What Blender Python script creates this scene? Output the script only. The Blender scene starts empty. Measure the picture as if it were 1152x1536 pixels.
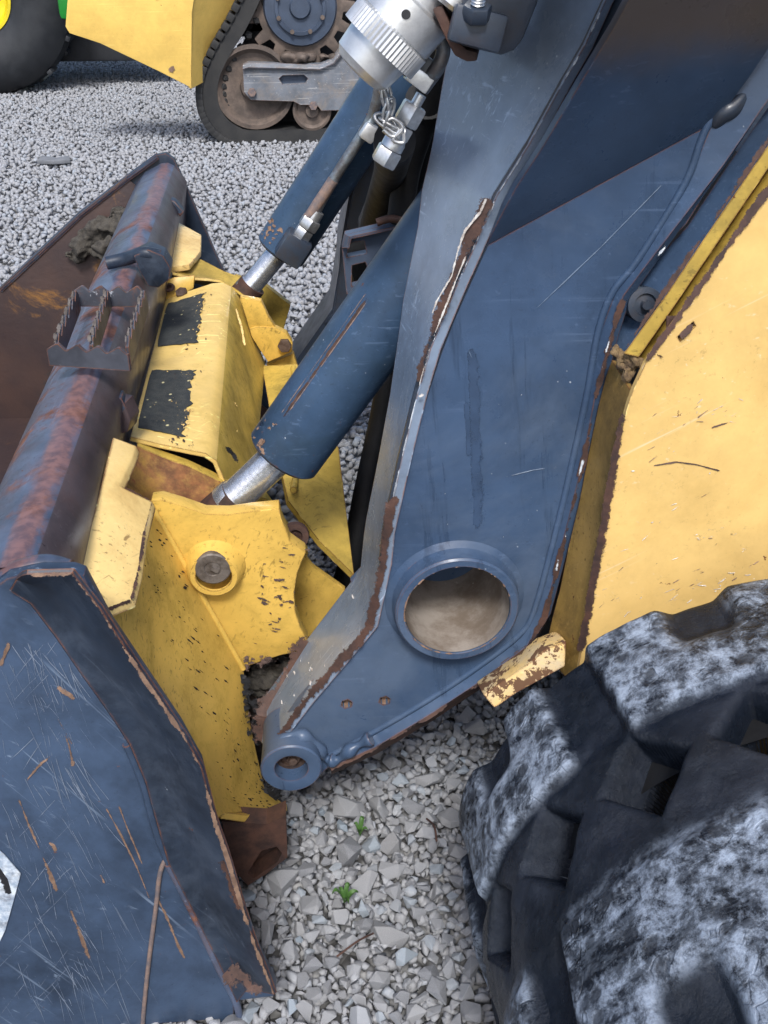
import bpy, bmesh, math, random
import numpy as np
from mathutils import Vector, Matrix, noise as mnoise
random.seed(7); rng = np.random.default_rng(7)
scene = bpy.context.scene
R = math.radians

# ------------------------------------------------------------------ camera
CAM_H, PITCH, YAW, FPX = 1.35, R(31.2), R(4.77), 1600.0
_fh = Vector((math.sin(YAW), math.cos(YAW), 0))
CR = Vector((math.cos(YAW), -math.sin(YAW), 0))
CF = _fh * math.cos(PITCH) + Vector((0, 0, -math.sin(PITCH)))
CU = _fh * math.sin(PITCH) + Vector((0, 0, math.cos(PITCH)))
CP = Vector((0, 0, CAM_H))
cd = bpy.data.cameras.new('camera'); cam = bpy.data.objects.new('camera', cd)
scene.collection.objects.link(cam)
cd.sensor_fit = 'HORIZONTAL'; cd.sensor_width = 36; cd.lens = 36 * FPX / 1152
cd.clip_start = 0.05; cd.clip_end = 400
cam.location = CP; cam.rotation_euler = CF.to_track_quat('-Z', 'Y').to_euler()
scene.camera = cam

# ------------------------------------------------------------------ light
SUN_EL, SUN_AZ = R(52), R(184)          # veiled sun high behind the camera and to the left (from +Y towards +X)
w = bpy.data.worlds.new('World'); scene.world = w; w.use_nodes = True
nt = w.node_tree; bg = nt.nodes['Background']
sk = nt.nodes.new('ShaderNodeTexSky'); sk.sky_type = 'NISHITA'; sk.sun_disc = False
sk.sun_elevation = SUN_EL; sk.sun_rotation = SUN_AZ; sk.air_density = 1.0; sk.dust_density = 3.0; sk.ozone_density = 1.0
nt.links.new(sk.outputs[0], bg.inputs[0]); bg.inputs[1].default_value = 0.09
sl = bpy.data.lights.new('sun', 'SUN'); sl.energy = 1.5; sl.angle = R(12); sl.color = (1, .98, .95)
so = bpy.data.objects.new('sun', sl); scene.collection.objects.link(so)
sd = Vector((math.sin(SUN_AZ) * math.cos(SUN_EL), math.cos(SUN_AZ) * math.cos(SUN_EL), math.sin(SUN_EL)))
so.rotation_euler = sd.to_track_quat('Z', 'Y').to_euler(); so.location = (0, 0, 8)
vs = scene.view_settings
vs.view_transform = 'Standard'; vs.look = 'None'; vs.gamma = 1; vs.use_curve_mapping = False; vs.exposure = 1.3

# ------------------------------------------------------------------ measuring
def ray(px, py):
    return CR * ((px - 576) / FPX) + CU * ((768 - py) / FPX) + CF
def Y(px, py, y):                       # the point of the plane y = const seen at a pixel of the photograph
    d = ray(px, py); return CP + d * (y / d.y)
def Z(px, py, z):
    d = ray(px, py); return CP + d * ((z - CAM_H) / d.z)
def proj(p):
    q = Vector(p) - CP; d = q.dot(CF); return 576 + FPX * q.dot(CR) / d, 768 - FPX * q.dot(CU) / d
def Ys(pts, y=None):
    return [Y(p[0], p[1], p[2] if len(p) > 2 else y) for p in pts]

# ------------------------------------------------------------------ object helpers
def thing(name, label, cat, loc=(0, 0, 0), group=None):
    o = bpy.data.objects.new(name, None); scene.collection.objects.link(o); o.location = loc
    o.empty_display_size = .1
    o['label'] = label; o['category'] = cat
    if group: o['group'] = group
    return o
def tag(o, label, cat, group=None):
    o['label'] = label; o['category'] = cat
    if group: o['group'] = group
    return o
def wmat(o):
    return Matrix.Translation(o.location) if o.parent is None else Matrix.Identity(4)
def link(name, me, mat, parent=None, kind=None, label=None):
    o = bpy.data.objects.new(name, me); scene.collection.objects.link(o)
    if mat is not None:
        for m in (mat if isinstance(mat, (list, tuple)) else [mat]): me.materials.append(m)
    if parent is not None:
        o.parent = parent
        if parent.parent is None: o.matrix_parent_inverse = Matrix.Translation(-parent.location)
    if kind: o['kind'] = kind
    if label: o['label'] = label
    return o
def fin(bm, name, mat, parent=None, smooth=True, angle=32, bevel=0, **k):
    if bevel:
        bm.normal_update()
        es = [e for e in bm.edges if e.is_manifold and e.calc_face_angle(0) > R(28)]
        bmesh.ops.bevel(bm, geom=es, offset=bevel, offset_type='OFFSET', segments=2, profile=.6, affect='EDGES', clamp_overlap=True)
    bmesh.ops.recalc_face_normals(bm, faces=bm.faces)
    me = bpy.data.meshes.new(name); bm.to_mesh(me); bm.free()
    if smooth:
        me.polygons.foreach_set('use_smooth', [True] * len(me.polygons))
        me.set_sharp_from_angle(angle=R(angle))
    return link(name, me, mat, parent, **k)
def add_prism(bm, pts, vec, holes=()):
    """polygon (with holes) extruded along vec"""
    vec = Vector(vec)
    if not holes:
        a = [bm.verts.new(p) for p in pts]; b = [bm.verts.new(Vector(p) + vec) for p in pts]
        n = len(a); bm.faces.new(a); bm.faces.new(b[::-1])
        for i in range(n): bm.faces.new((a[i], b[i], b[(i + 1) % n], a[(i + 1) % n]))
        return
    loops = [list(pts)] + [list(h) for h in holes]
    for off, in ((Vector((0, 0, 0)),), (vec,)):
        es = []
        L2 = []
        for lp in loops:
            vsx = [bm.verts.new(Vector(p) + off) for p in lp]; L2.append(vsx)
            for i in range(len(vsx)): es.append(bm.edges.new((vsx[i], vsx[(i + 1) % len(vsx)])))
        bmesh.ops.triangle_fill(bm, edges=es, use_beauty=True, use_dissolve=False)
        if off.length == 0: A = L2
        else: B = L2
    for la, lb in zip(A, B):
        for i in range(len(la)):
            j = (i + 1) % len(la)
            bm.faces.new((la[i], lb[i], lb[j], la[j]))
def prism(name, pts, vec, mat, parent=None, bevel=.0015, holes=(), **k):
    bm = bmesh.new(); add_prism(bm, pts, vec, holes)
    return fin(bm, name, mat, parent, bevel=0 if holes else bevel, **k)
def add_box(bm, c, sx, sy, sz, rot=None):
    m = Matrix.Translation(c) @ (rot.to_4x4() if rot is not None else Matrix.Identity(4)) @ Matrix.Diagonal((sx, sy, sz, 1))
    bmesh.ops.create_cube(bm, size=1, matrix=m)
def sheet(name, rows, mat, parent=None, thick=.006, sub=0, angle=35, **k):
    """grid of points -> sheet with thickness (offset away from the camera)"""
    bm = bmesh.new()
    g = [[bm.verts.new(p) for p in r] for r in rows]
    for i in range(len(g) - 1):
        for j in range(len(g[0]) - 1):
            bm.faces.new((g[i][j], g[i][j + 1], g[i + 1][j + 1], g[i + 1][j]))
    bm.normal_update()
    bmesh.ops.recalc_face_normals(bm, faces=bm.faces)
    f = max(bm.faces, key=lambda f: f.calc_area())
    if f.normal.dot(CP - f.calc_center_median()) < 0: bmesh.ops.reverse_faces(bm, faces=bm.faces)
    if sub: bmesh.ops.subdivide_edges(bm, edges=bm.edges, cuts=sub, use_grid_fill=True, smooth=.6)
    if thick: bmesh.ops.solidify(bm, geom=bm.faces[:], thickness=thick)
    return fin(bm, name, mat, parent, angle=angle, **k)
def frame_of(d):
    d = Vector(d).normalized(); a = d.cross(Vector((0, 0, 1)))
    if a.length < 1e-3: a = Vector((1, 0, 0))
    a.normalize(); return a, d.cross(a).normalized(), d
def add_lathe(bm, o, d, prof, seg=40, close=True):
    """profile [(t along d, radius)] turned about the axis o + t d"""
    a, b, d = frame_of(d); o = Vector(o); rings = []
    for t, r in prof:
        if r < 1e-6: rings.append([bm.verts.new(o + d * t)])
        else: rings.append([bm.verts.new(o + d * t + (a * math.cos(2 * math.pi * i / seg) + b * math.sin(2 * math.pi * i / seg)) * r) for i in range(seg)])
    for r0, r1 in zip(rings, rings[1:]):
        for i in range(seg):
            j = (i + 1) % seg
            if len(r0) == 1 and len(r1) == 1: continue
            if len(r0) == 1: bm.faces.new((r0[0], r1[i], r1[j]))
            elif len(r1) == 1: bm.faces.new((r0[i], r1[0], r0[j]))
            else: bm.faces.new((r0[i], r1[i], r1[j], r0[j]))
def lathe(name, o, d, prof, mat, parent=None, seg=40, **k):
    bm = bmesh.new(); add_lathe(bm, o, d, prof, seg); return fin(bm, name, mat, parent, **k)
def smooth_path(pts, n=8):
    P = [Vector(p) for p in pts]; out = []
    for i in range(len(P) - 1):
        p0 = P[max(i - 1, 0)]; p1 = P[i]; p2 = P[i + 1]; p3 = P[min(i + 2, len(P) - 1)]
        for k in range(n):
            t = k / n
            out.append(.5 * ((2 * p1) + (p2 - p0) * t + (2 * p0 - 5 * p1 + 4 * p2 - p3) * t * t + (3 * p1 - p0 - 3 * p2 + p3) * t ** 3))
    out.append(P[-1]); return out
def add_tube(bm, pts, r, seg=14, n=8, caps=True):
    P = smooth_path(pts, n) if len(pts) > 2 else [Vector(p) for p in pts]
    rings = []; a = None
    for i, p in enumerate(P):
        t = (P[min(i + 1, len(P) - 1)] - P[max(i - 1, 0)]).normalized()
        if a is None: a, b, _ = frame_of(t)
        a = (a - t * a.dot(t)).normalized(); b = t.cross(a)
        rr = r if not callable(r) else r(i / max(1, len(P) - 1))
        rings.append([bm.verts.new(p + (a * math.cos(2 * math.pi * q / seg) + b * math.sin(2 * math.pi * q / seg)) * rr) for q in range(seg)])
    for r0, r1 in zip(rings, rings[1:]):
        for q in range(seg): bm.faces.new((r0[q], r0[(q + 1) % seg], r1[(q + 1) % seg], r1[q]))
    if caps: bm.faces.new(rings[0][::-1]); bm.faces.new(rings[-1])
def tube(name, pts, r, mat, parent=None, seg=14, n=8, **k):
    bm = bmesh.new(); add_tube(bm, pts, r, seg, n); return fin(bm, name, mat, parent, angle=50, **k)
def hexnut(bm, o, d, r, h):
    add_lathe(bm, o, d, [(0, 0), (0, r * .93), (h * .1, r), (h * .9, r), (h, r * .93), (h, 0)], 6)
def circ(cx, cz, r, y, n=40, ph=0, rz=None):
    return [Vector((cx + r * math.cos(2 * math.pi * i / n + ph), y, cz + (rz or r) * math.sin(2 * math.pi * i / n + ph))) for i in range(n)]

def offs(p, d=.0009):                   # a hair towards the viewer, so that a thin flake lies on its surface
    p = Vector(p); return p + (CP - p).normalized() * d
def add_ribbon(bm, pts, w0, w1=None, jag=.5, step=.004, lift=.0009, rnd=random):
    """worn streak along a line of points: 'rim' runs from 0 on the line to 1 at its border"""
    ly = bm.verts.layers.float.get('rim') or bm.verts.layers.float.new('rim')
    P = []
    for a, b in zip(pts, pts[1:]):
        a = Vector(a); b = Vector(b); n = max(2, int((b - a).length / step))
        P += [a.lerp(b, i / n) for i in range(n)]
    P.append(Vector(pts[-1])); L = None; n = len(P); k1 = rnd.uniform(0, 900); ln = 0
    w1 = w0 if w1 is None else w1
    for i, p in enumerate(P):
        t = (P[min(i + 1, n - 1)] - P[max(i - 1, 0)]).normalized(); s = t.cross(CP - p).normalized()
        if i: ln += (p - P[i - 1]).length
        e = min(1, i / 2.5, (n - 1 - i) / 2.5)
        q = 1 - e + jag * .35 * mnoise.noise(Vector((k1, ln * 30, 0)))
        c = offs(p, lift); f = 1.7
        v = [bm.verts.new(c + s * w0 * f), bm.verts.new(c), bm.verts.new(c - s * w1 * f)]
        v[0][ly] = 1.15; v[2][ly] = 1.15; v[1][ly] = q
        if L:
            bm.faces.new((L[0], v[0], v[1], L[1])); bm.faces.new((L[1], v[1], v[2], L[2]))
        L = v
WORN = {}
def worn(mat, jag=.5):
    key = (mat.name, round(jag, 1))
    if key in WORN: return WORN[key]
    m = mat.copy(); m.name = mat.name + '_worn'; t = m.node_tree; bs = t.nodes['Principled BSDF']
    at = t.nodes.new('ShaderNodeAttribute'); at.attribute_name = 'rim'
    tc = t.nodes.new('ShaderNodeTexCoord'); nz = t.nodes.new('ShaderNodeTexNoise'); nz.inputs['Scale'].default_value = 95; nz.inputs['Detail'].default_value = 8; nz.inputs['Roughness'].default_value = .78
    t.links.new(tc.outputs['Object'], nz.inputs['Vector'])
    m1 = t.nodes.new('ShaderNodeMath'); m1.operation = 'MULTIPLY_ADD'; m1.inputs[1].default_value = 1.6 + 2.2 * jag; m1.inputs[2].default_value = .60 - (1.6 + 2.2 * jag) * .5
    n2 = t.nodes.new('ShaderNodeTexNoise'); n2.inputs['Scale'].default_value = 17; n2.inputs['Detail'].default_value = 3; t.links.new(tc.outputs['Object'], n2.inputs['Vector'])
    m0 = t.nodes.new('ShaderNodeMath'); m0.operation = 'MULTIPLY_ADD'; m0.inputs[1].default_value = 1.1 * jag; t.links.new(n2.outputs['Fac'], m0.inputs[0]); t.links.new(nz.outputs['Fac'], m0.inputs[2])
    m1.inputs[2].default_value -= (1.6 + 2.2 * jag) * .55 * jag; t.links.new(m0.outputs[0], m1.inputs[0])
    m2 = t.nodes.new('ShaderNodeMath'); m2.operation = 'SUBTRACT'; t.links.new(m1.outputs[0], m2.inputs[0]); t.links.new(at.outputs['Fac'], m2.inputs[1])
    mr = t.nodes.new('ShaderNodeMapRange'); mr.inputs[1].default_value = -.05; mr.inputs[2].default_value = .12; t.links.new(m2.outputs[0], mr.inputs[0])
    t.links.new(mr.outputs[0], bs.inputs['Alpha']); WORN[key] = m; return m
def flakes(name, lines, mat, parent, **kw):
    bm = bmesh.new()
    for l in lines: add_ribbon(bm, l[0], l[1], l[2] if len(l) > 2 else None, **kw)
    o = fin(bm, name, worn(mat, kw.get('jag', .5)), parent, smooth=False); o['kind'] = 'stuff'; return o

# ------------------------------------------------------------------ materials
class NT:
    def __init__(s, name):
        s.m = bpy.data.materials.new(name); s.m.use_nodes = True; s.t = s.m.node_tree
        s.b = s.t.nodes['Principled BSDF']; s.co = s.t.nodes.new('ShaderNodeTexCoord').outputs['Object']
    def n(s, typ, ins=(), **props):
        x = s.t.nodes.new(typ)
        for k, v in props.items(): setattr(x, k, v)
        for k, v in (ins.items() if isinstance(ins, dict) else enumerate(ins)):
            if v is None: continue
            if hasattr(v, 'links') or isinstance(v, bpy.types.NodeSocket): s.t.links.new(v, x.inputs[k])
            else: x.inputs[k].default_value = v
        return x
    def math(s, op, a, b=0.0, clamp=False):
        x = s.n('ShaderNodeMath', (a, b), operation=op); x.use_clamp = clamp; return x.outputs[0]
    def map(s, rot=(0, 0, 0), sc=(1, 1, 1), co=None):
        r = s.n('ShaderNodeMapping', {'Vector': co or s.co, 'Rotation': rot}).outputs[0]
        return s.n('ShaderNodeMapping', {'Vector': r, 'Scale': sc}).outputs[0]
    def noise(s, scale, detail=4, rough=.6, co=None, dist=0):
        return s.n('ShaderNodeTexNoise', {'Vector': co or s.co, 'Scale': scale, 'Detail': detail, 'Roughness': rough, 'Distortion': dist}).outputs['Fac']
    def vor(s, scale, co=None, feature='F1', out='Distance', rnd=1):
        return s.n('ShaderNodeTexVoronoi', {'Vector': co or s.co, 'Scale': scale, 'Randomness': rnd}, feature=feature).outputs[out]
    def ramp(s, f, a, b):                # 0 below a, 1 above b
        x = s.n('ShaderNodeMapRange', (f, a, b, 0.0, 1.0)); x.interpolation_type = 'SMOOTHSTEP'; return x.outputs[0]
    def mix(s, f, a, b):
        x = s.n('ShaderNodeMix', data_type='RGBA')
        for i, v in ((0, f), (6, a), (7, b)):
            if isinstance(v, bpy.types.NodeSocket): s.t.links.new(v, x.inputs[i])
            else: x.inputs[i].default_value = v if i == 0 else (*v[:3], 1)
        return x.outputs[2]
    def set(s, name, v):
        if isinstance(v, bpy.types.NodeSocket): s.t.links.new(v, s.b.inputs[name])
        else: s.b.inputs[name].default_value = (*v, 1) if isinstance(v, tuple) and len(v) == 3 else v
    def bump(s, h, strength=.3, dist=.002):
        s.set('Normal', s.n('ShaderNodeBump', {'Strength': strength, 'Distance': dist, 'Height': h}).outputs[0])

RUST = (.085, .032, .017); RUST2 = (.22, .085, .035)
def rust_col(k, scale=30):
    return k.mix(k.ramp(k.noise(scale, 5, .7), .35, .7), RUST, RUST2)
def paint(name, base, var=.25, chip=.0, edge=.5, specks=.3, scratch=.4, rough=.35, dirt=0.0, dirt_col=(.05, .04, .03),
          chip_col=None, speck_col=(.55, .6, .66), scr_rot=(0, 0, 0), scr_col=None, spec=.3, rust=0.0, edge_r=.004, drip=0.0, grime=.35, film=0.0, film_col=(.15, .19, .25)):
    k = NT(name)
    dk = tuple(c * (1 - var) for c in base); lt = tuple(min(1, c * (1 + var)) for c in base)
    c = k.mix(k.ramp(k.noise(7, 6, .65), .3, .7), dk, lt)
    c = k.mix(k.math('MULTIPLY', k.ramp(k.noise(55, 3, .6), .45, .75), .35), c, lt)
    rg = k.math('ADD', k.math('MULTIPLY', k.noise(18, 5), .3), rough - .15)
    if scratch:
        sc = scr_col or tuple(min(1, x * 2.2 + .05) for x in base)
        for i, (rt, th) in enumerate(((scr_rot, .63), (tuple(a + .9 for a in scr_rot), .66))):
            m = k.map(rt, (2.2, 90, 90) if i == 0 else (90, 3, 60)); f = k.ramp(k.noise(1.6, 3, .6, m), th - .03, th + .06)
            f = k.math('MULTIPLY', f, k.ramp(k.noise(5, 2), .4, .6)); c = k.mix(k.math('MULTIPLY', f, scratch), c, sc)
    if dirt:
        f = k.math('MULTIPLY', k.ramp(k.noise(9, 8, .75, dist=.4), .42, .72), dirt); c = k.mix(f, c, dirt_col)
        rg = k.math('ADD', rg, k.math('MULTIPLY', f, .35))
    if specks:
        v = k.n('ShaderNodeTexVoronoi', {'Vector': k.map((.5, .2, .7), (1, .6, .75)), 'Scale': 190.0})
        f = k.math('MULTIPLY', k.ramp(k.math('ADD', v.outputs['Distance'], k.math('MULTIPLY', k.noise(400, 2), .15)), .3, .18), k.ramp(k.math('ADD', v.outputs['Color'], k.math('MULTIPLY', k.ramp(k.noise(9, 4, .7), .45, .75), .4)), 1.03, 1.15))
        c = k.mix(k.math('MULTIPLY', f, specks), c, speck_col)
    if drip:
        f = k.ramp(k.noise(1.0, 5, .7, k.map((0, .1, 0), (26, 26, 2.2))), .56, .68); c = k.mix(k.math('MULTIPLY', f, drip), c, tuple(x * .55 for x in base)); rg = k.math('SUBTRACT', rg, k.math('MULTIPLY', f, .08))
        f = k.ramp(k.noise(34, 4, .7), .58, .66); c = k.mix(k.math('MULTIPLY', k.math('MULTIPLY', f, k.ramp(k.noise(5, 3), .5, .6)), drip * .6), c, tuple(x * .6 for x in base))
    if film:
        f = k.math('MULTIPLY', k.ramp(k.noise(3.2, 6, .7, dist=.5), .40, .68), film); c = k.mix(f, c, film_col); rg = k.math('ADD', rg, k.math('MULTIPLY', f, .35))
    cc = chip_col or None
    rc = rust_col(k, 45)
    hgt = k.math('ADD', k.math('MULTIPLY', k.noise(240, 2), .6), k.math('MULTIPLY', k.noise(22, 4), .8))
    if grime:
        f = k.math('MULTIPLY', k.ramp(k.noise(150, 5, .8), .57, .66), k.ramp(k.noise(8, 5, .7), .38, .62)); c = k.mix(k.math('MULTIPLY', f, grime), c, tuple(x * .28 for x in base)); rg = k.math('ADD', rg, k.math('MULTIPLY', f, .2))
    if rust:
        f = k.math('MULTIPLY', k.ramp(k.noise(5, 8, .72, dist=.3), .58 - rust * .25, .66 - rust * .15), .9); c = k.mix(f, c, rc); rg = k.math('ADD', rg, k.math('MULTIPLY', f, .4))
    if chip:
        f = k.ramp(k.noise(38, 7, .7), .70 - chip * .12, .715 - chip * .12)
        c = k.mix(f, c, cc or rc); rg = k.math('ADD', rg, k.math('MULTIPLY', f, .4)); hgt = k.math('SUBTRACT', hgt, k.math('MULTIPLY', f, 2))
    if edge:
        bv = k.n('ShaderNodeBevel', {'Radius': edge_r}, samples=4).outputs[0]
        gn = k.n('ShaderNodeNewGeometry').outputs['Normal']
        dt = k.n('ShaderNodeVectorMath', (bv, gn), operation='DOT_PRODUCT').outputs['Value']
        e = k.math('SUBTRACT', 1.0, dt)
        f = k.ramp(k.math('ADD', k.math('MULTIPLY', e, 4), k.math('MULTIPLY', k.math('SUBTRACT', k.noise(60, 5, .7), .5), 1.5)), 1.15 - edge, 1.3 - edge)
        f = k.math('MULTIPLY', f, k.ramp(e, .01, .04)); c = k.mix(f, c, k.mix(k.ramp(k.noise(35, 3), .58, .66), rc, tuple(min(1, x * 1.6 + .05) for x in base)))
        rg = k.math('ADD', rg, k.math('MULTIPLY', f, .35))
    k.set('Base Color', c); k.set('Roughness', k.math('MINIMUM', rg, .95)); k.set('Specular IOR Level', spec)
    k.bump(hgt, .12, .001)
    return k.m
def simple(name, base, rough=.5, metal=0.0, var=.25, scale=20, bump=.2, base2=None, bscale=90, bdist=.002, spec=.5, dirt=0.0):
    k = NT(name); b2 = base2 or tuple(x * (1 - var) for x in base)
    c = k.mix(k.ramp(k.noise(scale, 6, .68), .32, .68), base, b2)
    if dirt: c = k.mix(k.math('MULTIPLY', k.ramp(k.noise(40, 6, .7), .45, .65), dirt), c, (.05, .03, .02))
    k.set('Base Color', c); k.set('Roughness', k.math('ADD', k.math('MULTIPLY', k.noise(scale * 2, 4), .3), rough - .15)); k.set('Metallic', metal); k.set('Specular IOR Level', spec)
    if bump: k.bump(k.noise(bscale, 5, .65), bump, bdist)
    return k.m

BLUE = (.040, .070, .130)
M = {}
M['boom'] = paint('charcoal_blue_paint', BLUE, var=.18, chip=.0, edge=.42, specks=.5, scratch=.22, rough=.28, dirt=.15, dirt_col=(.03, .045, .07), drip=.7, film=.3)
M['boom_upper'] = paint('charcoal_blue_paint_shaded', tuple(x * .8 for x in BLUE), var=.18, chip=.0, edge=.3, specks=.3, scratch=.2, rough=.3, dirt=.2, dirt_col=(.03, .04, .06), film=.0)  # darker copy of the arm paint, shade mixed into its base
def brown_reflection(m):  # blends a painted brown reflection into the colour with height
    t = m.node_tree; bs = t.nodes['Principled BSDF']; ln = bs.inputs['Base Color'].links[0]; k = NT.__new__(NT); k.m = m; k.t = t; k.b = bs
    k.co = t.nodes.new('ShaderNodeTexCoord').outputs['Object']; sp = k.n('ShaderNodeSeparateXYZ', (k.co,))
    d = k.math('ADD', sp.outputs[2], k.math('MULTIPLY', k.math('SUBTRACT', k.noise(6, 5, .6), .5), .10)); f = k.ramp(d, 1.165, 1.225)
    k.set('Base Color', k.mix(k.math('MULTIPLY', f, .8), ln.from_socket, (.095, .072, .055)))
brown_reflection(M['boom_upper'])
M['boom_worn'] = paint('charcoal_blue_paint_worn', (.17, .22, .30), var=.25, chip=.1, edge=.75, specks=.8, scratch=.5, rough=.2, spec=.6, dirt=.3, dirt_col=(.2, .23, .26), scr_rot=(0, .9, 0))  # worn flange paint, base lightened to carry the sky's sheen
M['cyl'] = paint('cylinder_paint', (.028, .054, .1), var=.3, chip=.2, edge=.8, specks=.6, scratch=.3, rough=.33, dirt=.3, dirt_col=(.02, .04, .05))
M['bucket'] = paint('bucket_paint', (.034, .055, .096), var=.45, chip=.12, edge=.6, specks=.8, scratch=.75, rough=.36, dirt=.5, dirt_col=(.026, .04, .07), scr_rot=(0, -1.0, 0), scr_col=(.2, .26, .35))
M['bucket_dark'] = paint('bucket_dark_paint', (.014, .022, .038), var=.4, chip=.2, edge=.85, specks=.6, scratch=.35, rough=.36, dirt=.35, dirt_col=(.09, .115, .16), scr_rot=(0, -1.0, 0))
M['tube'] = paint('rusty_blue_tube', (.055, .075, .122), var=.45, chip=.3, edge=.9, specks=.3, scratch=.5, rough=.34, dirt=.45, dirt_col=(.12, .075, .065), rust=.35, scr_rot=(0, 0, 1.57))
def ridge_rust(m):
    t = m.node_tree; bs = t.nodes['Principled BSDF']; ln = bs.inputs['Base Color'].links[0]; k = NT.__new__(NT); k.m = m; k.t = t; k.b = bs
    k.co = t.nodes.new('ShaderNodeTexCoord').outputs['Object']; sp = k.n('ShaderNodeSeparateXYZ', (k.co,))
    d = k.math('ABSOLUTE', k.math('ADD', sp.outputs[0], .300)); d = k.math('ADD', d, k.math('MULTIPLY', k.math('SUBTRACT', k.noise(16, 7, .7, k.map((0, 0, 0), (1, .35, 1))), .5), .075))
    f = k.ramp(d, .020, .006); c = k.mix(k.ramp(k.noise(70, 5), .35, .65), (.20, .10, .085), (.10, .055, .055))
    k.set('Base Color', k.mix(k.math('MULTIPLY', f, .8), ln.from_socket, c))
ridge_rust(M['tube'])
M['tube_side'] = paint('brown_purple_tube_side', (.052, .042, .048), var=.35, chip=.15, edge=.6, specks=.2, scratch=.3, rough=.34, dirt=.4, dirt_col=(.11, .06, .05))
M['yellow'] = paint('yellow_paint', (.60, .39, .085), var=.12, chip=.14, edge=.6, specks=0, scratch=.7, rough=.36, dirt=.75, grime=.8, dirt_col=(.30, .205, .035), scr_col=(.17, .11, .025), scr_rot=(.5, 1.2, .2))
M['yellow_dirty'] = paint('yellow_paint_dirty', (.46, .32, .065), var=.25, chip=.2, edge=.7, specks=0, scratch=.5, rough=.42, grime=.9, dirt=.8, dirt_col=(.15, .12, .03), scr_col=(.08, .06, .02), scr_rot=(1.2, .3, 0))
M['yellow_shaded'] = paint('shaded_grimy_yellow', (.27, .17, .045), var=.3, chip=.3, edge=.6, specks=0, scratch=.5, grime=.9, rough=.45, dirt=.8, dirt_col=(.09, .06, .025), scr_rot=(1.2, .3, 0))  # grimy panel yellow, browned to paint in the return face's shade
M['yellow_panel'] = paint('yellow_panel_paint', (.66, .45, .165), var=.13, chip=.08, edge=.3, specks=.6, scratch=.6, rough=.42, dirt=.2, dirt_col=(.42, .24, .05), speck_col=(.8, .7, .5), scr_col=(.75, .6, .4), scr_rot=(0, .5, 0))
M['yellow_pale'] = paint('pale_yellow_with_glare', (.74, .54, .22), var=.12, chip=.16, edge=.75, specks=0, scratch=.7, rough=.28, dirt=.6, dirt_col=(.42, .23, .06), scr_col=(.12, .07, .03))  # pale flecks, and the top plates' glare painted into the colour
M['ridge'] = simple('rusty_weld', (.22, .15, .12), .6, 0, base2=(.10, .09, .10), scale=60, bump=.5)
M['rust'] = simple('rust', (.075, .035, .024), .7, 0, base2=(.028, .015, .013), scale=35, bump=.5)
M['rust_light'] = simple('orange_rust', (.22, .14, .095), .8, 0, base2=(.11, .066, .046), scale=50, bump=.3)
M['primer'] = simple('bare_pale_chip', (.62, .62, .6), .6, 0, base2=(.3, .25, .22), scale=70, bump=.3)
M['edge_white'] = simple('pale_paint_edge', (.62, .66, .7), .5, 0, base2=(.3, .34, .4), scale=80, bump=.2)
M['darkline'] = simple('dark_seam', (.012, .013, .017), .7, 0, scale=60)
M['chrome'] = simple('chrome_rod', (.72, .74, .77), .22, .85, base2=(.48, .5, .53), scale=160, bump=.25, bscale=350, bdist=.001)
M['zinc'] = simple('zinc_steel', (.66, .67, .68), .34, .85, base2=(.42, .43, .44), scale=45, bump=.1, dirt=.25)
M['alu'] = simple('aluminium_cap', (.74, .75, .76), .36, .75, base2=(.56, .58, .6), scale=25, bump=.08, dirt=.15)
M['pipe'] = simple('steel_pipe', (.24, .29, .33), .4, .6, base2=(.13, .12, .12), scale=30, bump=.15, dirt=.3)
M['black'] = simple('black_rubber_hose', (.010, .011, .013), .6, 0, spec=.25, base2=(.006, .006, .007), scale=14, bump=.3, bscale=60, bdist=.004)
M['bracket'] = simple('black_painted_bracket', (.03, .042, .065), .35, 0, scale=20, bump=.1, dirt=.2)
M['grey_metal'] = paint('grey_blue_bracket', (.06, .08, .12), var=.2, edge=.7, specks=.3, scratch=.3, rough=.35)
M['bolt'] = simple('rusty_bolt', (.12, .085, .07), .6, .4, base2=(.06, .035, .025), scale=90, bump=.4)
M['pin'] = simple('weathered_pin', (.17, .15, .135), .6, .3, base2=(.08, .065, .055), scale=70, bump=.5)
M['soil'] = simple('dry_soil', (.07, .063, .053), .95, 0, base2=(.03, .027, .024), scale=60, bump=.8, bscale=120, bdist=.006)
M['crust'] = simple('dusty_crust', (.22, .15, .07), .9, 0, base2=(.07, .045, .03), scale=60, bump=.8, bscale=120, bdist=.005)
M['white_decal'] = simple('worn_white_decal', (.62, .68, .74), .45, 0, base2=(.25, .32, .42), scale=70, bump=.1, dirt=.5)
M['rust_and_shade'] = simple('dark_rust_and_shade', (.03, .017, .013), .8, 0, base2=(.014, .011, .01), scale=40, bump=.5)  # grime scratches, and shade painted in the pocket and box opening
M['chassis'] = simple('dark_chassis', (.02, .022, .027), .6, 0, scale=12)
def tile_mat():
    k = NT('black_grip_tape')
    n = k.noise(60, 6, .7); v = k.n('ShaderNodeTexVoronoi', {'Vector': k.map((.4, 0, .3), (1, .55, 1)), 'Scale': 95.0})
    f = k.math('MULTIPLY', k.ramp(v.outputs['Distance'], .26, .12), k.ramp(v.outputs['Color'], .62, .7))
    c = k.mix(k.ramp(n, .35, .65), (.022, .026, .028), (.042, .045, .042)); c = k.mix(f, c, (.55, .5, .28))
    k.set('Base Color', c); k.set('Roughness', .8); k.bump(k.noise(500, 3), .6, .002); return k.m
M['tile'] = tile_mat()
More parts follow.
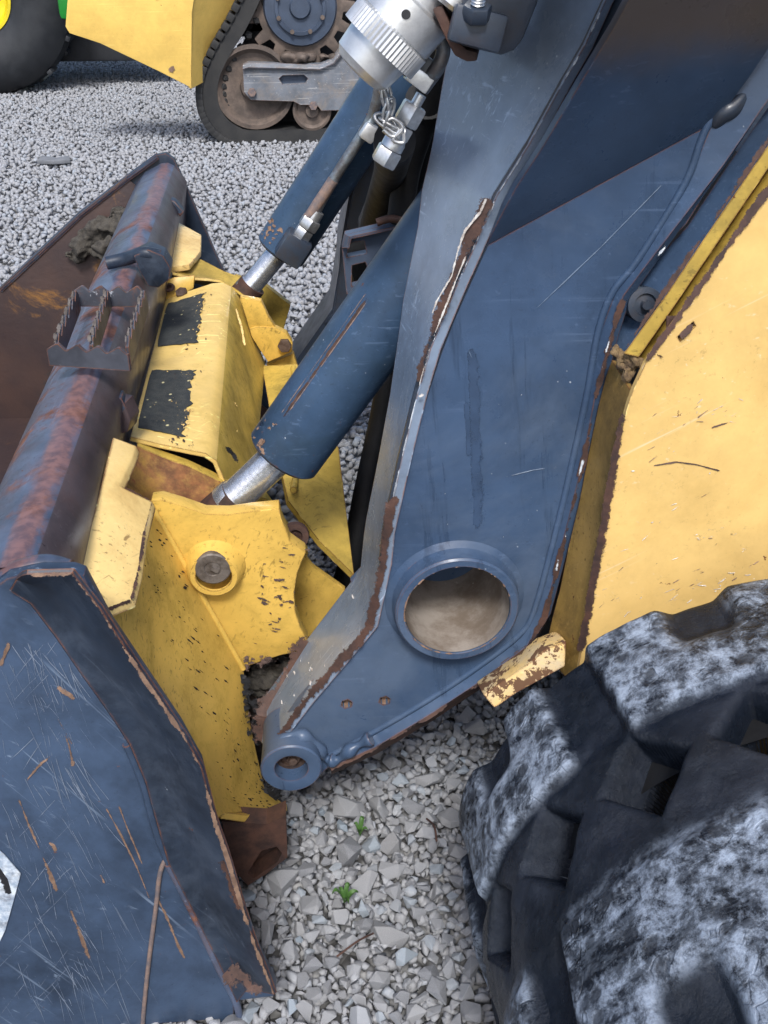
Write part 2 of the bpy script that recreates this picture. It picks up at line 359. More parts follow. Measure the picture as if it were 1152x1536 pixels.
def interior_mat():
    k = NT('bucket_interior_steel')
    c = k.mix(k.ramp(k.noise(3.5, 5, .6), .35, .65), (.035, .024, .026), (.065, .038, .032))
    c = k.mix(k.ramp(k.noise(5, 8, .75, dist=.5), .6, .72), c, (.24, .115, .03))
    c = k.mix(k.ramp(k.noise(8, 6, .7), .62, .68), c, (.03, .028, .03))
    k.set('Base Color', c); k.set('Roughness', k.math('ADD', k.math('MULTIPLY', k.noise(9), .4), .25)); k.set('Metallic', .25); k.bump(k.noise(60, 6), .3, .003); return k.m
M['interior'] = interior_mat()
def tubehole_mat():
    k = NT('dusty_tube_interior')
    c = k.mix(k.ramp(k.noise(14, 6, .7), .35, .65), (.27, .24, .21), (.14, .11, .085))
    c = k.mix(k.ramp(k.noise(9, 4), .58, .7), c, (.25, .24, .11)); c = k.mix(k.ramp(k.noise(30, 6, .75), .62, .7), c, (.4, .37, .33))
    k.set('Base Color', c); k.set('Roughness', .75); k.bump(k.noise(90, 5), .4, .002); return k.m
M['hole'] = tubehole_mat()
def track_mat():
    k = NT('worn_track_rubber')
    wear = k.n('ShaderNodeAttribute', attribute_name='wear').outputs['Fac']
    m = k.map((0, .6, 0), (1, 1, 1))
    wob = k.n('ShaderNodeTexNoise', {'Vector': k.co, 'Scale': 30.0, 'Detail': 3.0}).outputs['Color']
    co2 = k.n('ShaderNodeVectorMath', (k.co, k.n('ShaderNodeVectorMath', (wob, (.02, .02, .02)), operation='MULTIPLY').outputs[0]), operation='ADD').outputs[0]
    v = k.n('ShaderNodeTexVoronoi', {'Vector': co2, 'Scale': 44.0})
    sel = k.ramp(k.math('ADD', v.outputs['Color'], k.math('MULTIPLY', k.noise(9, 2), .6)), .92, .98)
    sel = k.ramp(k.math('ADD', v.outputs['Color'], k.math('MULTIPLY', k.noise(9, 2), .6)), .8, .95)
    ve = k.vor(44.0, co2, 'DISTANCE_TO_EDGE'); outl = k.math('MULTIPLY', k.math('MULTIPLY', k.ramp(ve, .02, .06), k.ramp(ve, .13, .09)), k.ramp(k.math('ADD', v.outputs['Color'], k.math('MULTIPLY', k.noise(9, 2), .6)), .98, 1.08))
    pitf = k.math('MULTIPLY', k.ramp(k.math('ADD', v.outputs['Distance'], k.math('MULTIPLY', k.noise(120, 4, .7), .35)), .62, .42), sel)
    base = k.mix(k.ramp(k.noise(12, 5), .35, .65), (.004, .007, .013), (.009, .013, .023))
    ch = k.ramp(k.math('ADD', k.noise(36, 9, .8, dist=.25), k.math('MULTIPLY', k.noise(6, 4), .5)),   .66, .89)
    st = k.ramp(k.noise(3.0, 6, .7, k.map((0, .7, 0), (8, 30, 30))), .42, .62)
    f = k.math('MULTIPLY', k.math('MULTIPLY', k.math('ADD', k.math('MULTIPLY', ch, .8), k.math('MULTIPLY', st, .16)), wear), 1.0, clamp=True)
    c = k.mix(f, base, (.32, .385, .49))
    fine = k.ramp(k.noise(120, 5, .75), .55, .75)
    c = k.mix(k.math('MULTIPLY', k.math('MULTIPLY', fine, wear), .45), c, (.36, .42, .5))
    c = k.mix(k.math('MULTIPLY', k.math('MULTIPLY', pitf, wear), .75), c, (.02, .025, .035))
    c = k.mix(k.math('MULTIPLY', k.math('MULTIPLY', outl, wear), .15), c, (.012, .016, .024))
    k.set('Base Color', c); k.set('Specular IOR Level', k.math('ADD', .22, k.math('MULTIPLY', f, .2))); k.set('Roughness', k.math('ADD', k.math('MULTIPLY', f, .3), k.math('ADD', .16, k.math('MULTIPLY', k.noise(30), .22))))
    h = k.math('ADD', k.math('MULTIPLY', k.noise(55, 8, .78), .9), k.math('MULTIPLY', k.noise(14, 4), .8))
    h = k.math('SUBTRACT', h, k.math('MULTIPLY', k.math('MULTIPLY', k.math('ADD', k.math('MULTIPLY', pitf, .5), k.math('MULTIPLY', outl, .3)), wear), .8))
    k.bump(h, .75, .006); return k.m
M['track'] = track_mat()
def stone_mat(name, attr):
    k = NT(name)
    if attr: r = k.math('MULTIPLY_ADD', k.n('ShaderNodeAttribute', attribute_name='tone').outputs['Fac'], .6); r.node.inputs[2].default_value = .25
    else: r = k.n('ShaderNodeObjectInfo').outputs['Random']
    c = k.n('ShaderNodeValToRGB', (r,)); e = c.color_ramp.elements
    e[0].position = 0; e[0].color = (.17, .175, .19, 1); e[1].position = 1; e[1].color = (.46, .465, .475, 1)
    for p, col in ((.15, (.24, .243, .255, 1)), (.4, (.34, .34, .345, 1)), (.62, (.30, .295, .295, 1)), (.8, (.38, .39, .41, 1)), (.92, (.30, .37, .43, 1))):
        x = e.new(p); x.color = col
    cool = k.n('ShaderNodeMix', {0: 1.0, 6: c.outputs[0], 7: (.76, .785, .83, 1)}, data_type='RGBA', blend_type='MULTIPLY').outputs[2]
    col = k.mix(k.ramp(k.noise(90, 6, .7), .4, .75), cool, (.34, .355, .38)); col = k.mix(k.math('MULTIPLY', k.ramp(k.noise(50, 6, .7, dist=.5), .55, .72), .6), col, (.13, .125, .125))
    k.set('Base Color', col); k.set('Roughness', .85); k.bump(k.noise(180, 6, .7), .5, .003); return k.m
M['stone'] = stone_mat('crushed_limestone', False); M['gravel'] = stone_mat('crushed_limestone_loose', True)
def ground_mat():
    k = NT('gravel_bed')
    v = k.n('ShaderNodeTexVoronoi', {'Vector': k.co, 'Scale': 36.0})
    c = k.mix(v.outputs['Color'], (.15, .153, .158), (.36, .365, .375)); c = k.mix(k.ramp(v.outputs['Distance'], .35, .7), c, (.08, .08, .08))
    k.set('Base Color', c); k.set('Roughness', .95); k.bump(k.math('MULTIPLY', v.outputs['Distance'], -1.0), 1, .02); return k.m
M['ground'] = ground_mat()
def leaf_mat(): return simple('green_leaf', (.07, .16, .035), .5, 0, base2=(.035, .09, .02), scale=60, bump=.2)
M['leaf'] = leaf_mat()
M['far_yellow'] = paint('far_yellow_paint', (.68, .46, .12), var=.1, edge=.3, chip=.1, specks=0, scratch=.2, rough=.4, dirt=.3, dirt_col=(.5, .3, .08))
M['far_rubber'] = simple('far_track_rubber', (.012, .013, .015), .7, 0, base2=(.026, .026, .026), scale=10, bump=.5, bscale=40)
M['far_steel'] = simple('dusty_brown_steel', (.15, .115, .095), .7, .2, base2=(.075, .06, .052), scale=12, bump=.4)
M['far_frame'] = paint('far_frame_paint', (.13, .145, .17), var=.3, chip=.3, edge=.9, specks=.4, scratch=1, rough=.5, dirt=.6, dirt_col=(.26, .21, .16), scr_col=(.45, .45, .45))
M['far_hub'] = simple('blue_hub', (.05, .07, .11), .45, 0, scale=18)
M['tyre'] = simple('tractor_tyre_rubber', (.012, .014, .018), .5, 0, base2=(.02, .023, .028), scale=8, bump=.3)
M['green'] = simple('tractor_green', (.015, .22, .03), .35, 0, scale=6)
M['rim_yellow'] = simple('tractor_rim_yellow', (.75, .6, .02), .4, 0, scale=6)

# ================================================================== GROUND
bm = bmesh.new()
vv = [bm.verts.new(p) for p in ((-150, -150, -.012), (150, -150, -.012), (150, 150, -.012), (-150, 150, -.012))]; bm.faces.new(vv)
ground = fin(bm, 'ground', M['ground'], kind='structure')
def rock_base(n, seed, flat=.75):
    r = random.Random(seed); b = bmesh.new()
    for i in range(n):
        v = Vector((r.gauss(0, 1), r.gauss(0, 1), r.gauss(0, 1))).normalized() * r.uniform(.8, 1.05)
        b.verts.new((v.x * .5, v.y * .5 * r.uniform(.75, 1), v.z * .5 * flat))
    res = bmesh.ops.convex_hull(b, input=b.verts)
    bmesh.ops.delete(b, geom=[v for v in b.verts if not v.link_faces], context='VERTS')
    bmesh.ops.triangulate(b, faces=b.faces); b.normal_update(); return b
def rock_arrays(n, seed, flat=.75):
    b = rock_base(n, seed, flat); b.verts.index_update()
    V = np.array([v.co[:] for v in b.verts]); T = np.array([[v.index for v in f.verts] for f in b.faces]); b.free(); return V, T
def inside(poly, x, y):
    c = False; j = len(poly) - 1
    for i in range(len(poly)):
        xi, yi = poly[i]; xj, yj = poly[j]
        if (yi > y) != (yj > y) and x < (xj - xi) * (y - yi) / (yj - yi) + xi: c = not c
        j = i
    return c
# near stones, one object each
near_poly = [(425, 1235), (470, 1180), (620, 1110), (745, 1030), (735, 1090), (690, 1190), (690, 1330), (735, 1600), (330, 1600), (350, 1500), (425, 1480), (360, 1330)]
cand = []
rs = random.Random(11)
grid = {}
for t in range(26000):
    x, y = rs.uniform(-.2, .45), rs.uniform(.78, 1.62)
    px, py = proj((x, y, 0))
    if not inside(near_poly, px, py): continue
    s = max(.018, min(.066, rs.lognormvariate(math.log(.034), .38)))
    cell = (int(x / .09), int(y / .09)); ok = True
    for i in (-1, 0, 1):
        for j in (-1, 0, 1):
            for (a, b, c) in grid.get((cell[0] + i, cell[1] + j), ()):
                if (a - x) ** 2 + (b - y) ** 2 < (.37 * (s + c)) ** 2: ok = False
    if ok: grid.setdefault(cell, []).append((x, y, s)); cand.append((x, y, s))
cand.sort(key=lambda c: -c[2] / c[1])
rocks = []
for i in range(24):
    b = rock_base(rs.randint(10, 15), 100 + i, rs.uniform(.6, .95))
    bmesh.ops.bevel(b, geom=list(b.edges), offset=.012, segments=1, affect='EDGES', clamp_overlap=True)
    me = bpy.data.meshes.new('stone'); b.to_mesh(me); b.free(); me.materials.append(M['stone']); rocks.append(me)
for (x, y, s) in cand[:300]:
    o = bpy.data.objects.new('stone', rs.choice(rocks)); scene.collection.objects.link(o); o.parent = ground
    o.location = (x, y, s * .14 + .006 + rs.uniform(0, .006)); o.rotation_euler = (rs.uniform(-.35, .35), rs.uniform(-.35, .35), rs.uniform(0, 6.3)); o.scale = (s * rs.uniform(.95, 1.3), s * rs.uniform(.8, 1.1), s * rs.uniform(.7, 1.05))
# the loose rest
def gravel(pts, sizes, zs, bases):
    Vs, Ts, tones, off = [], [], [], 0
    which = rng.integers(0, len(bases), len(pts))
    for bi, (V, T) in enumerate(bases):
        idx = np.where(which == bi)[0]; m = len(idx)
        if not m: continue
        q = rng.normal(size=(m, 4)); q /= np.linalg.norm(q, axis=1)[:, None]; q[:, 1:3] *= .5; q /= np.linalg.norm(q, axis=1)[:, None]
        a, b_, c, d = q.T
        Rm = np.stack([np.stack([1 - 2 * (c * c + d * d), 2 * (b_ * c - a * d), 2 * (b_ * d + a * c)], -1),
                       np.stack([2 * (b_ * c + a * d), 1 - 2 * (b_ * b_ + d * d), 2 * (c * d - a * b_)], -1),
                       np.stack([2 * (b_ * d - a * c), 2 * (c * d + a * b_), 1 - 2 * (b_ * b_ + c * c)], -1)], 1)
        P = np.einsum('mij,vj->mvi', Rm, V) * sizes[idx][:, None, None]
        P[:, :, 0] += pts[idx, 0][:, None]; P[:, :, 1] += pts[idx, 1][:, None]; P[:, :, 2] += zs[idx][:, None]
        Vs.append(P.reshape(-1, 3)); Ts.append((T[None] + (np.arange(m) * len(V))[:, None, None]).reshape(-1, 3) + off); off += m * len(V)
        tones.append(np.repeat(rng.random(m), len(V)))
    V = np.concatenate(Vs); T = np.concatenate(Ts); me = bpy.data.meshes.new('gravel')
    me.vertices.add(len(V)); me.vertices.foreach_set('co', V.astype(np.float32).ravel())
    me.loops.add(T.size); me.loops.foreach_set('vertex_index', T.astype(np.int32).ravel())
    me.polygons.add(len(T)); me.polygons.foreach_set('loop_start', np.arange(0, T.size, 3, dtype=np.int32)); me.polygons.foreach_set('loop_total', np.full(len(T), 3, np.int32))
    me.update(calc_edges=True)
    at = me.attributes.new('tone', 'FLOAT', 'POINT'); at.data.foreach_set('value', np.concatenate(tones).astype(np.float32))
    return link('gravel', me, M['gravel'], ground, kind='stuff')
bases = [rock_arrays(11, 300 + i, .8) for i in range(14)]
def field(x0, x1, y0, y1, sp):
    nx, ny = int((x1 - x0) / sp), int((y1 - y0) / sp)
    gx, gy = np.meshgrid(np.arange(nx), np.arange(ny)); p = np.stack([x0 + (gx.ravel() + rng.random(nx * ny)) * sp, y0 + (gy.ravel() + rng.random(nx * ny)) * sp], 1); return p
n1 = field(-.9, .9, .6, 2.2, .0125); n2 = field(-2.2, 1.5, 2.2, 4.2, .024); n3 = field(-4.6, 1.9, 4.2, 10.5, .026)
pts = np.concatenate([n1, n2, n3]); sz = np.concatenate([rng.uniform(.012, .03, len(n1)) ** 1.0, rng.uniform(.02, .044, len(n2)), rng.uniform(.022, .044, len(n3))])
# keep only what lies in or close to the picture
q = np.stack([pts[:, 0], pts[:, 1], np.full(len(pts), -CAM_H)], 1)
dd = q @ np.array(CF); ppx = 576 + FPX * (q @ np.array(CR)) / dd; ppy = 768 - FPX * (q @ np.array(CU)) / dd
keep = (ppx > -420) & (ppx < 1300) & (ppy > -160) & (ppy < 1900) & ((pts[:, 1] < 3.2) | (ppx < 1000))
pts, sz = pts[keep], sz[keep]
gravel(pts, sz, rng.uniform(-.006, .008, len(pts)) + np.where(pts[:, 1] > 2.2, .004, 0), bases)

# ================================================================== LOADER
loader = thing('track_loader', 'compact track loader in yellow and charcoal blue, its lowered arm and rubber track close up', 'loader', (.6, 1.78, 0))
YM = 1.78
def mir(p): return Vector((p.x, 2 * YM - p.y, p.z))

# ---- near boom arm
BY = 1.13
boss_c = Y(687, 919, 1.10); eye_c = Y(437, 1152, 1.095)
side_px = [(404, 1128), (417, 1104), (447, 1060), (534, 960), (556, 938), (567, 890), (576, 845), (588, 780), (606, 700), (639, 590), (682, 473), (742, 340), (816, 216), (875, 116), (925, 34), (975, -60), (1040, -170),
           (1330, -170), (1240, 30), (1155, 146), (1084, 248), (1030, 335), (968, 400), (936, 443), (915, 503), (892, 590), (872, 690), (850, 782), (814, 922), (789, 968), (715, 1024), (640, 1073), (561, 1120), (493, 1150), (474, 1168), (437, 1180), (412, 1168)]
holes = [circ(boss_c.x, boss_c.z, .07, BY, 36)]
bh = [Y(520, 1056, BY), Y(577, 1051, BY)]
for c in bh: holes.append(circ(c.x, c.z, .0085, BY, 6, .3))
cr0, cr1 = Y(728, 370, BY), Y(1078, 180, BY); cdir = (cr1 - cr0).normalized(); cnor = Vector((-cdir.z, 0, cdir.x))
def bent(px, py):                       # the plate leans out over its lower half above the crease
    y = BY
    for _ in range(12): y = BY - .62 * max(0, (Y(px, py, y) - cr0).dot(cnor))
    return Y(px, py, y)
up_px = [(728, 370), (742, 341), (774, 281), (816, 217), (875, 117), (925, 35), (975, -60), (1040, -170), (1230, -170), (1200, 0), (1130, 108), (1078, 180)]
low_px = side_px[:11] + [(708, 415), (728, 370), (1078, 180), (1155, 146)] + side_px[20:]
boom = prism('boom_arm', Ys(low_px, BY), (0, .02, 0), M['boom'], loader, holes=holes)
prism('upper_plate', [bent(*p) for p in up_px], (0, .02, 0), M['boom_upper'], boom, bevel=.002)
# front flange: wide plate that forms the front of the arm
fl = [((404, 1130), (391, 1112), 1.19), ((417, 1104), (393, 1050), 1.24), ((458, 1050), (428, 1002), 1.27), ((534, 960), (530, 868), 1.27), ((554, 936), (541, 850), 1.27), ((574, 845), (546, 800), 1.27), ((578, 800), (549, 780), 1.27), ((602, 690), (567, 690), 1.27), ((626, 590), (585, 592), 1.272), ((646, 522), (597, 510), 1.275),
      ((664, 478), (605, 450), 1.28), ((688, 421), (615, 400), 1.28), ((706, 382), (621, 370), 1.28), ((721, 348), (627, 340), 1.28), ((745, 294), (633, 285), 1.28), ((794, 216), (648, 220), 1.28), ((844, 125), (663, 130), 1.28), ((878, 67), (676, 60), 1.28), ((909, 0), (692, -20), 1.28), ((985, -130), (722, -160), 1.28)]
rows = []
for n_, f_, yf in fl:
    a = Y(*n_, BY - .006); b = Y(*f_, yf)
    m1 = a.lerp(b, .33); m2 = a.lerp(b, .66); rows.append([a, m1, m2, b])
bm = bmesh.new(); g = [[bm.verts.new(p) for p in r] for r in rows]
for i in range(len(g) - 1):
    for j in range(3): bm.faces.new((g[i][j], g[i][j + 1], g[i + 1][j + 1], g[i + 1][j]))
bm.normal_update()
bm.faces.ensure_lookup_table()
if bm.faces[20].normal.dot(CP - bm.faces[20].calc_center_median()) < 0: bmesh.ops.reverse_faces(bm, faces=bm.faces)
bmesh.ops.solidify(bm, geom=bm.faces[:], thickness=.012)
flange = fin(bm, 'flange', M['boom_worn'], boom, angle=50, bevel=0)
rows_e = []
for (n_, f_, yf), e_ in zip(fl[5:], [(574, 847), (585, 800), (608, 690), (639, 590), (661, 526), (680, 478), (703, 426), (722, 384), (738, 350), (766, 295), (816, 216), (869, 126), (904, 68), (934, 0), (1010, -130)]):
    a = Y(*n_, BY - .004); b = Y(*e_, BY - .0015); c = a.lerp(b, .5) + Vector((0, .012, 0)); rows_e.append([a, a.lerp(b, .12) + Vector((0, .010, 0)), c, b])
sheet('flange_edge', rows_e, M['bracket'], boom, thick=.004, angle=60)
# inner plate of the arm (seen from other sides and through the gap)
prism('inner_plate', [p for p in Ys(side_px[3:16], BY)] + Ys(side_px[18:30], BY), (0, .012, 0), M['boom'], boom).location = (0, .135, 0)
# rear rim: raised lip running round the back and the foot of the arm, with its fillet
def path_strip(name, inner, outer, yi, yo, mat, parent, thick=.012):
    rows = [[Y(*a, yi), Y(*b, yo)] for a, b in zip(inner, outer)]
    return sheet(name, rows, mat, parent, thick=thick, angle=40)
lip_in = [(1180, 30), (1071, 178), (1031, 276), (960, 391), (922, 440), (900, 500), (884, 590), (862, 692), (841, 782), (806, 912), (781, 955), (706, 1012), (632, 1060), (556, 1104), (497, 1136)]
lip_out = [(1262, 40), (1155, 146), (1084, 249), (968, 400), (935, 444), (916, 503), (893, 591), (874, 692), (852, 782), (816, 924), (790, 970), (715, 1026), (640, 1075), (561, 1122), (494, 1152)]
path_strip('rear_lip', lip_in, lip_out, BY - .001, BY - .012, M['boom'], boom, .014)
tube('weld_bead', [Y(a[0] - 3, a[1] - 2, BY) for a in lip_in], .0045, M['boom'], boom, seg=8, n=6)
# the foot's rusty underside lip
sheet('foot_edge', [[Y(*a, BY - .010), Y(a[0] + 4, a[1] + 9, BY + .02)] for a in lip_out[9:]], M['rust'], boom, thick=.003)
# paler outer strip of the arm between the lip and the body panel, with a bolt in it
strip_in = [(1330, -100), (1160, 150), (1090, 250), (1032, 338), (972, 402), (940, 446), (919, 505)]
strip_out = [(1400, -60), (1240, 110), (1150, 235), (1085, 330), (1028, 415), (985, 475), (935, 545)]
path_strip('side_strip', strip_in, strip_out, 1.15, 1.115, M['boom'], boom, .012)
lathe('bolt', Y(967, 457, 1.122), (0, -1, .25), [(-.02, .02), (.003, .02), (.004, .013), (.0, .012), (.001, .0055), (.009, .005), (.009, 0)], M['bracket'], boom, seg=24)
tube('weld_lump', [Y(1070, 190, BY + .001), Y(1082, 172, BY - .001), Y(1100, 160, BY - .001), Y(1118, 140, BY + .001)], lambda t: .005 + .006 * math.sin(math.pi * t), M['bracket'], boom, seg=10, n=5)
# boss ring and the open tube behind it
C = boss_c
ring = lathe('boss_ring', (C.x, BY, C.z), (0, -1, 0), [(-.02, .0685), (.020, .0685), (.026, .069), (.0275, .0700), (.0275, .0785), (.025, .081), (.012, .0815), (.006, .084), (.0005, .092)], M['boom'], boom, seg=72, angle=25)
bm = bmesh.new()
for i in range(70):
    a0 = random.uniform(0, 6.28) if i < 25 else random.uniform(2.6, 5.9); a1 = a0 + random.uniform(.03, .22)
    add_ribbon(bm, [Vector((C.x + .0695 * math.cos(a0 + (a1 - a0) * t), BY - .0272, C.z + .0695 * math.sin(a0 + (a1 - a0) * t))) for t in (0, .25, .5, .75, 1)], random.uniform(.0003, .0013), jag=1.0, lift=.001)
o = fin(bm, 'rust_chips', worn(M['rust_light'], .9), boom, smooth=False); o['kind'] = 'stuff'
lathe('tube_interior', (C.x, BY + .02, C.z), (0, 1, 0), [(-.045, .0682), (.0, .0682), (.06, .067), (.15, .064), (.21, .054), (.245, .036), (.26, .018), (.265, 0)], M['hole'], boom, seg=48)
lathe('cross_tube', (C.x, BY + .02, C.z), (0, 1, 0), [(0, .074), (.28, .074), (.28, 0)], M['boom'], boom, seg=40)
# pivot eye at the toe
E0 = eye_c
lathe('pivot_eye', (E0.x, BY + .05, E0.z), (0, -1, 0), [(0, .0245), (0, .040), (.04, .0405), (.08, .0425), (.085, .043), (.0875, .041), (.0875, .027), (.086, .0235), (.07, .0225), (.01, .0225), (0, .0245)], M['boom'], boom, seg=48, angle=25)
bm = bmesh.new(); add_lathe(bm, (E0.x, BY + .04, E0.z), (0, -1, 0), [(0, 0), (0, .0224), (.054, .0224), (.055, .016), (.05, .015), (.05, 0)], 32)
hexnut(bm, (E0.x + .002, BY - .008, E0.z + .001), (0.1, -1, .05), .0105, .012); add_lathe(bm, (E0.x + .002, BY - .018, E0.z + .001), (.1, -1, .05), [(0, .006), (.008, .006), (.009, 0)], 12)
fin(bm, 'pivot_bolt', M['bolt'], boom)
for c in bh: lathe('socket_hole', (c.x, BY + .001, c.z), (0, 1, 0), [(0, .0083), (.012, .008), (.013, .003), (.008, 0)], M['rust_light'], boom, seg=6)
tube('weld_bead', [Y(400, 1150, BY - .003), Y(418, 1120, BY - .012), Y(440, 1102, BY - .012), Y(470, 1112, BY - .012), Y(486, 1135, BY - .006), Y(505, 1140, BY - .01), Y(530, 1122, BY - .012), Y(556, 1108, BY - .012)], lambda t: .008 + .003 * math.sin(t * 40), M['boom'], boom, seg=8, n=8)
# worn, chipped edges of the flange
edge_line = [Y(p[0][0], p[0][1], BY - .0065) for p in fl]
L = []
for i in range(6, len(fl) - 1):
    a, b = edge_line[i], edge_line[i + 1]
    for q_ in range(3):
        t0 = random.uniform(0, .5); t1 = t0 + random.uniform(.25, .5); L.append(([a.lerp(b, t0), a.lerp(b, (t0 + t1) / 2), a.lerp(b, t1)], random.uniform(.0003, .0011)))
flakes('paint_chips', L, M['edge_white'], boom, jag=.9, step=.0022)
bigchip = [(745, 296), (730, 318), (715, 347), (702, 378), (687, 414), (674, 448), (663, 475), (650, 508), (640, 540), (630, 578)]
flakes('rust_scar', [([Y(p[0] - 6, p[1], BY - .012) for p in bigchip], .006, .005)], M['rust'], boom, jag=.8, step=.0022, lift=.002)
flakes('pale_chips', [([Y(p[0] - 14 + 5 * math.sin(i * 2), p[1], BY - .014) for i, p in enumerate(bigchip[:7])], .0014, .0008), ([Y(p[0] - 2, p[1] + 4, BY - .014) for p in bigchip[3:]], .0011, .0007), ([Y(640, 590, BY - .012), Y(626, 596, BY - .01)], .002)], M['primer'], boom, jag=.9, step=.0022, lift=.003)
flakes('rust_edge', [([Y(*p, BY - .0075) for p in [(416, 1108), (470, 1036), (538, 962), (553, 940), (566, 890), (574, 845), (580, 800), (586, 760), (596, 742)]], .006, .006)], M['rust'], boom, jag=.45, step=.0022)
flakes('rust_patch', [([Y(*p) for p in ((392, 1118, 1.185), (396, 1075, 1.2), (408, 1045, 1.225), (432, 1008, 1.25), (470, 962, 1.262))], .016, .014)], M['rust'], boom, jag=.9, lift=.006)
flakes('edge_wear', [([Y(a[0] + 2, a[1] + 1, BY - .0122) for a in lip_out[4:]], .003, .002)], M['rust'], boom, jag=1.2)
flakes('edge_wear', [([Y(*p, BY - .0125) for p in q_], .001) for q_ in (((875, 690), (868, 715)), ((850, 795), (847, 812)), ((838, 840), (834, 856)), ((916, 505), (908, 530)), ((1000, 368), (985, 386)), ((905, 545), (902, 556)))], M['edge_white'], boom, jag=.8)
L = []
rr = random.Random(5)
for i in range(170):
    t = rr.random(); u = rr.random() ** 1.4
    a = Y(417 + (539 - 417) * t, 1104 + (962 - 1104) * t, BY - .006); b = Y(432 + (530 - 432) * t, 996 + (868 - 996) * t, 1.27)
    p = a.lerp(b, .04 + u * .75); dv = (b - a).normalized() + Vector((rr.uniform(-.5, .5), 0, rr.uniform(-.5, .5)))
    L.append(([p, p + dv * rr.uniform(.004, .016)], rr.uniform(.0004, .0016)))
flakes('stone_chips', L, M['primer'], boom, jag=.7, step=.003, rnd=rr)

# added slab out of view, lined up with the sun to shade the side plate
s1, s2 = Y(726, 374, BY), Y(1080, 178, BY); t_ = .42
e1, e2 = s1 + sd * t_, s2 + sd * t_
prism('shade_slab', [e1, e2, e2 + (e2 - e1) * 1.6, e2 + (e2 - e1) * 1.6 + Vector((.1, 0, .7)), e1 + Vector((.55, 0, .75))], (0, 1.12 - e1.y, 0), M['boom'], boom, bevel=.006)
# wet runs, faint scratches and small chips on the side plate
WET = simple('wet_run', (.038, .067, .126), .24, 0, scale=30, bump=0)
flakes('wet_run', [([Y(*p, BY - .0006) for p in ((709, 520), (712, 600), (714, 690), (717, 745), (715, 795))], .007), ([Y(*p, BY - .0006) for p in ((700, 600), (703, 660), (702, 690))], .003)], WET, boom, jag=.25, lift=.0004)
rr = random.Random(77); L1, L2 = [], []
L1 += [([Y(*p, BY - .0006) for p in ((800, 467), (900, 372), (995, 275))], .0006), ([Y(*p, BY - .0006) for p in ((760, 715), (800, 705), (822, 702))], .0005), ([Y(*p, BY - .0006) for p in ((700, 520), (712, 545))], .0007)]
for i in range(110):
    x, y = rr.uniform(600, 900), rr.uniform(420, 1080)
    if x > 930 - (y - 420) * .16 or x < 660 - (y - 420) * .13 or (x - 697) ** 2 + (y - 905) ** 2 < 108 ** 2 or y > 1230 - x * .25: continue
    p = Y(x, y, BY - .0006); a0 = rr.uniform(0, 3.14); l = rr.choice((.001, .002, .002, .006, .012))
    (L1 if l > .004 else L2).append(([p, p + Vector((math.cos(a0), 0, math.sin(a0))) * l], .0003 if l > .004 else rr.uniform(.0004, .0011)))
flakes('faint_scratches', L1, simple('pale_blue_rub', (.09, .135, .21), .4, 0, scale=50, bump=0), boom, jag=.3, rnd=rr, lift=.0004)
flakes('paint_chips', L2, M['edge_white'], boom, jag=.2, rnd=rr, lift=.0004)
# ---- far boom arm, mirrored across the machine
fb = prism('boom_arm', [mir(p) for p in Ys(side_px, BY)], (0, -.02, 0), M['boom'], loader)
rows2 = [[mir(a), mir(b)] for a, b in ((r[0], r[3]) for r in rows)]
sheet('flange', [[Vector((a.x, a.y, a.z)), Vector((a.x, a.y - .14, a.z))] for a, b in rows2], M['bracket'], fb, thick=.012)
prism('inner_plate', [mir(p) for p in Ys(side_px[3:16], BY)] + [mir(p) for p in Ys(side_px[18:30], BY)], (0, -.012, 0), M['bracket'], fb).location = (0, -.13, 0)

# ---- tilt cylinders
def cylinder(p0, p1, r, rod_end, rr_, name='tilt_cylinder', gland_rust=True):
    d = (p1 - p0).normalized(); Ln = (p1 - p0).length
    c = lathe(name, p0, d, [(.002, .0), (.002, r * .6), (0, r * .93), (.004, r), (Ln, r), (Ln, 0)], M['cyl'], loader, seg=64)
    lathe('gland', p0 - d * .003, d, [(0, 0), (0, r * .82), (.006, r * .86), (.006, 0)], M['darkline'], c, seg=40)
    dr = (rod_end - p0).normalized(); lr = (rod_end - p0).length
    lathe('rod', p0 + d * .02, dr, [(0, 0), (0, rr_), (lr + .005, rr_), (lr + .012, rr_ * 1.15), (lr + .03, rr_ * 1.2), (lr + .035, 0)], M['chrome'], c, seg=48)
    lathe('rod_collar', p0 + dr * (lr - .01), dr, [(0, rr_ + .001), (0, rr_ * 1.25), (.05, rr_ * 1.35), (.06, 0)], M['rust'], c, seg=32)
    return c, d
p0, p1 = Y(424, 683, 1.35), Y(720, 272, 1.35)
cyl1, d1 = cylinder(p0, p1, .0545, Y(352, 752, 1.35), .0255)
a_, b_, _ = frame_of(d1)
L = []
for s_, w_ in ((.02, .0016), (.03, .0005), (-.004, .0004)):
    pts_ = []
    for t in np.linspace(.06, .27, 12):
        c = p0 + d1 * float(t); side = (CP - c).cross(d1).normalized(); up = d1.cross(side).normalized()
        ang = math.asin(max(-.95, min(.95, -(-.62 + s_ * 4))))
        n_ = side * math.sin(ang) + (up if up.dot(CP - c) > 0 else -up) * math.cos(ang); pts_.append(c + n_ * .0548)
    L.append((pts_, w_))
flakes('rust_scratch', [L[0]], M['rust'], cyl1, jag=.7); flakes('pale_scratch', L[1:], M['ridge'], cyl1, jag=.95)
q0, q1 = Y(420, 378, 2.2), Y(690, -36, 2.2)
cyl2, d2 = cylinder(q0, q1, .0545, Y(375, 432, 2.2), .0235)
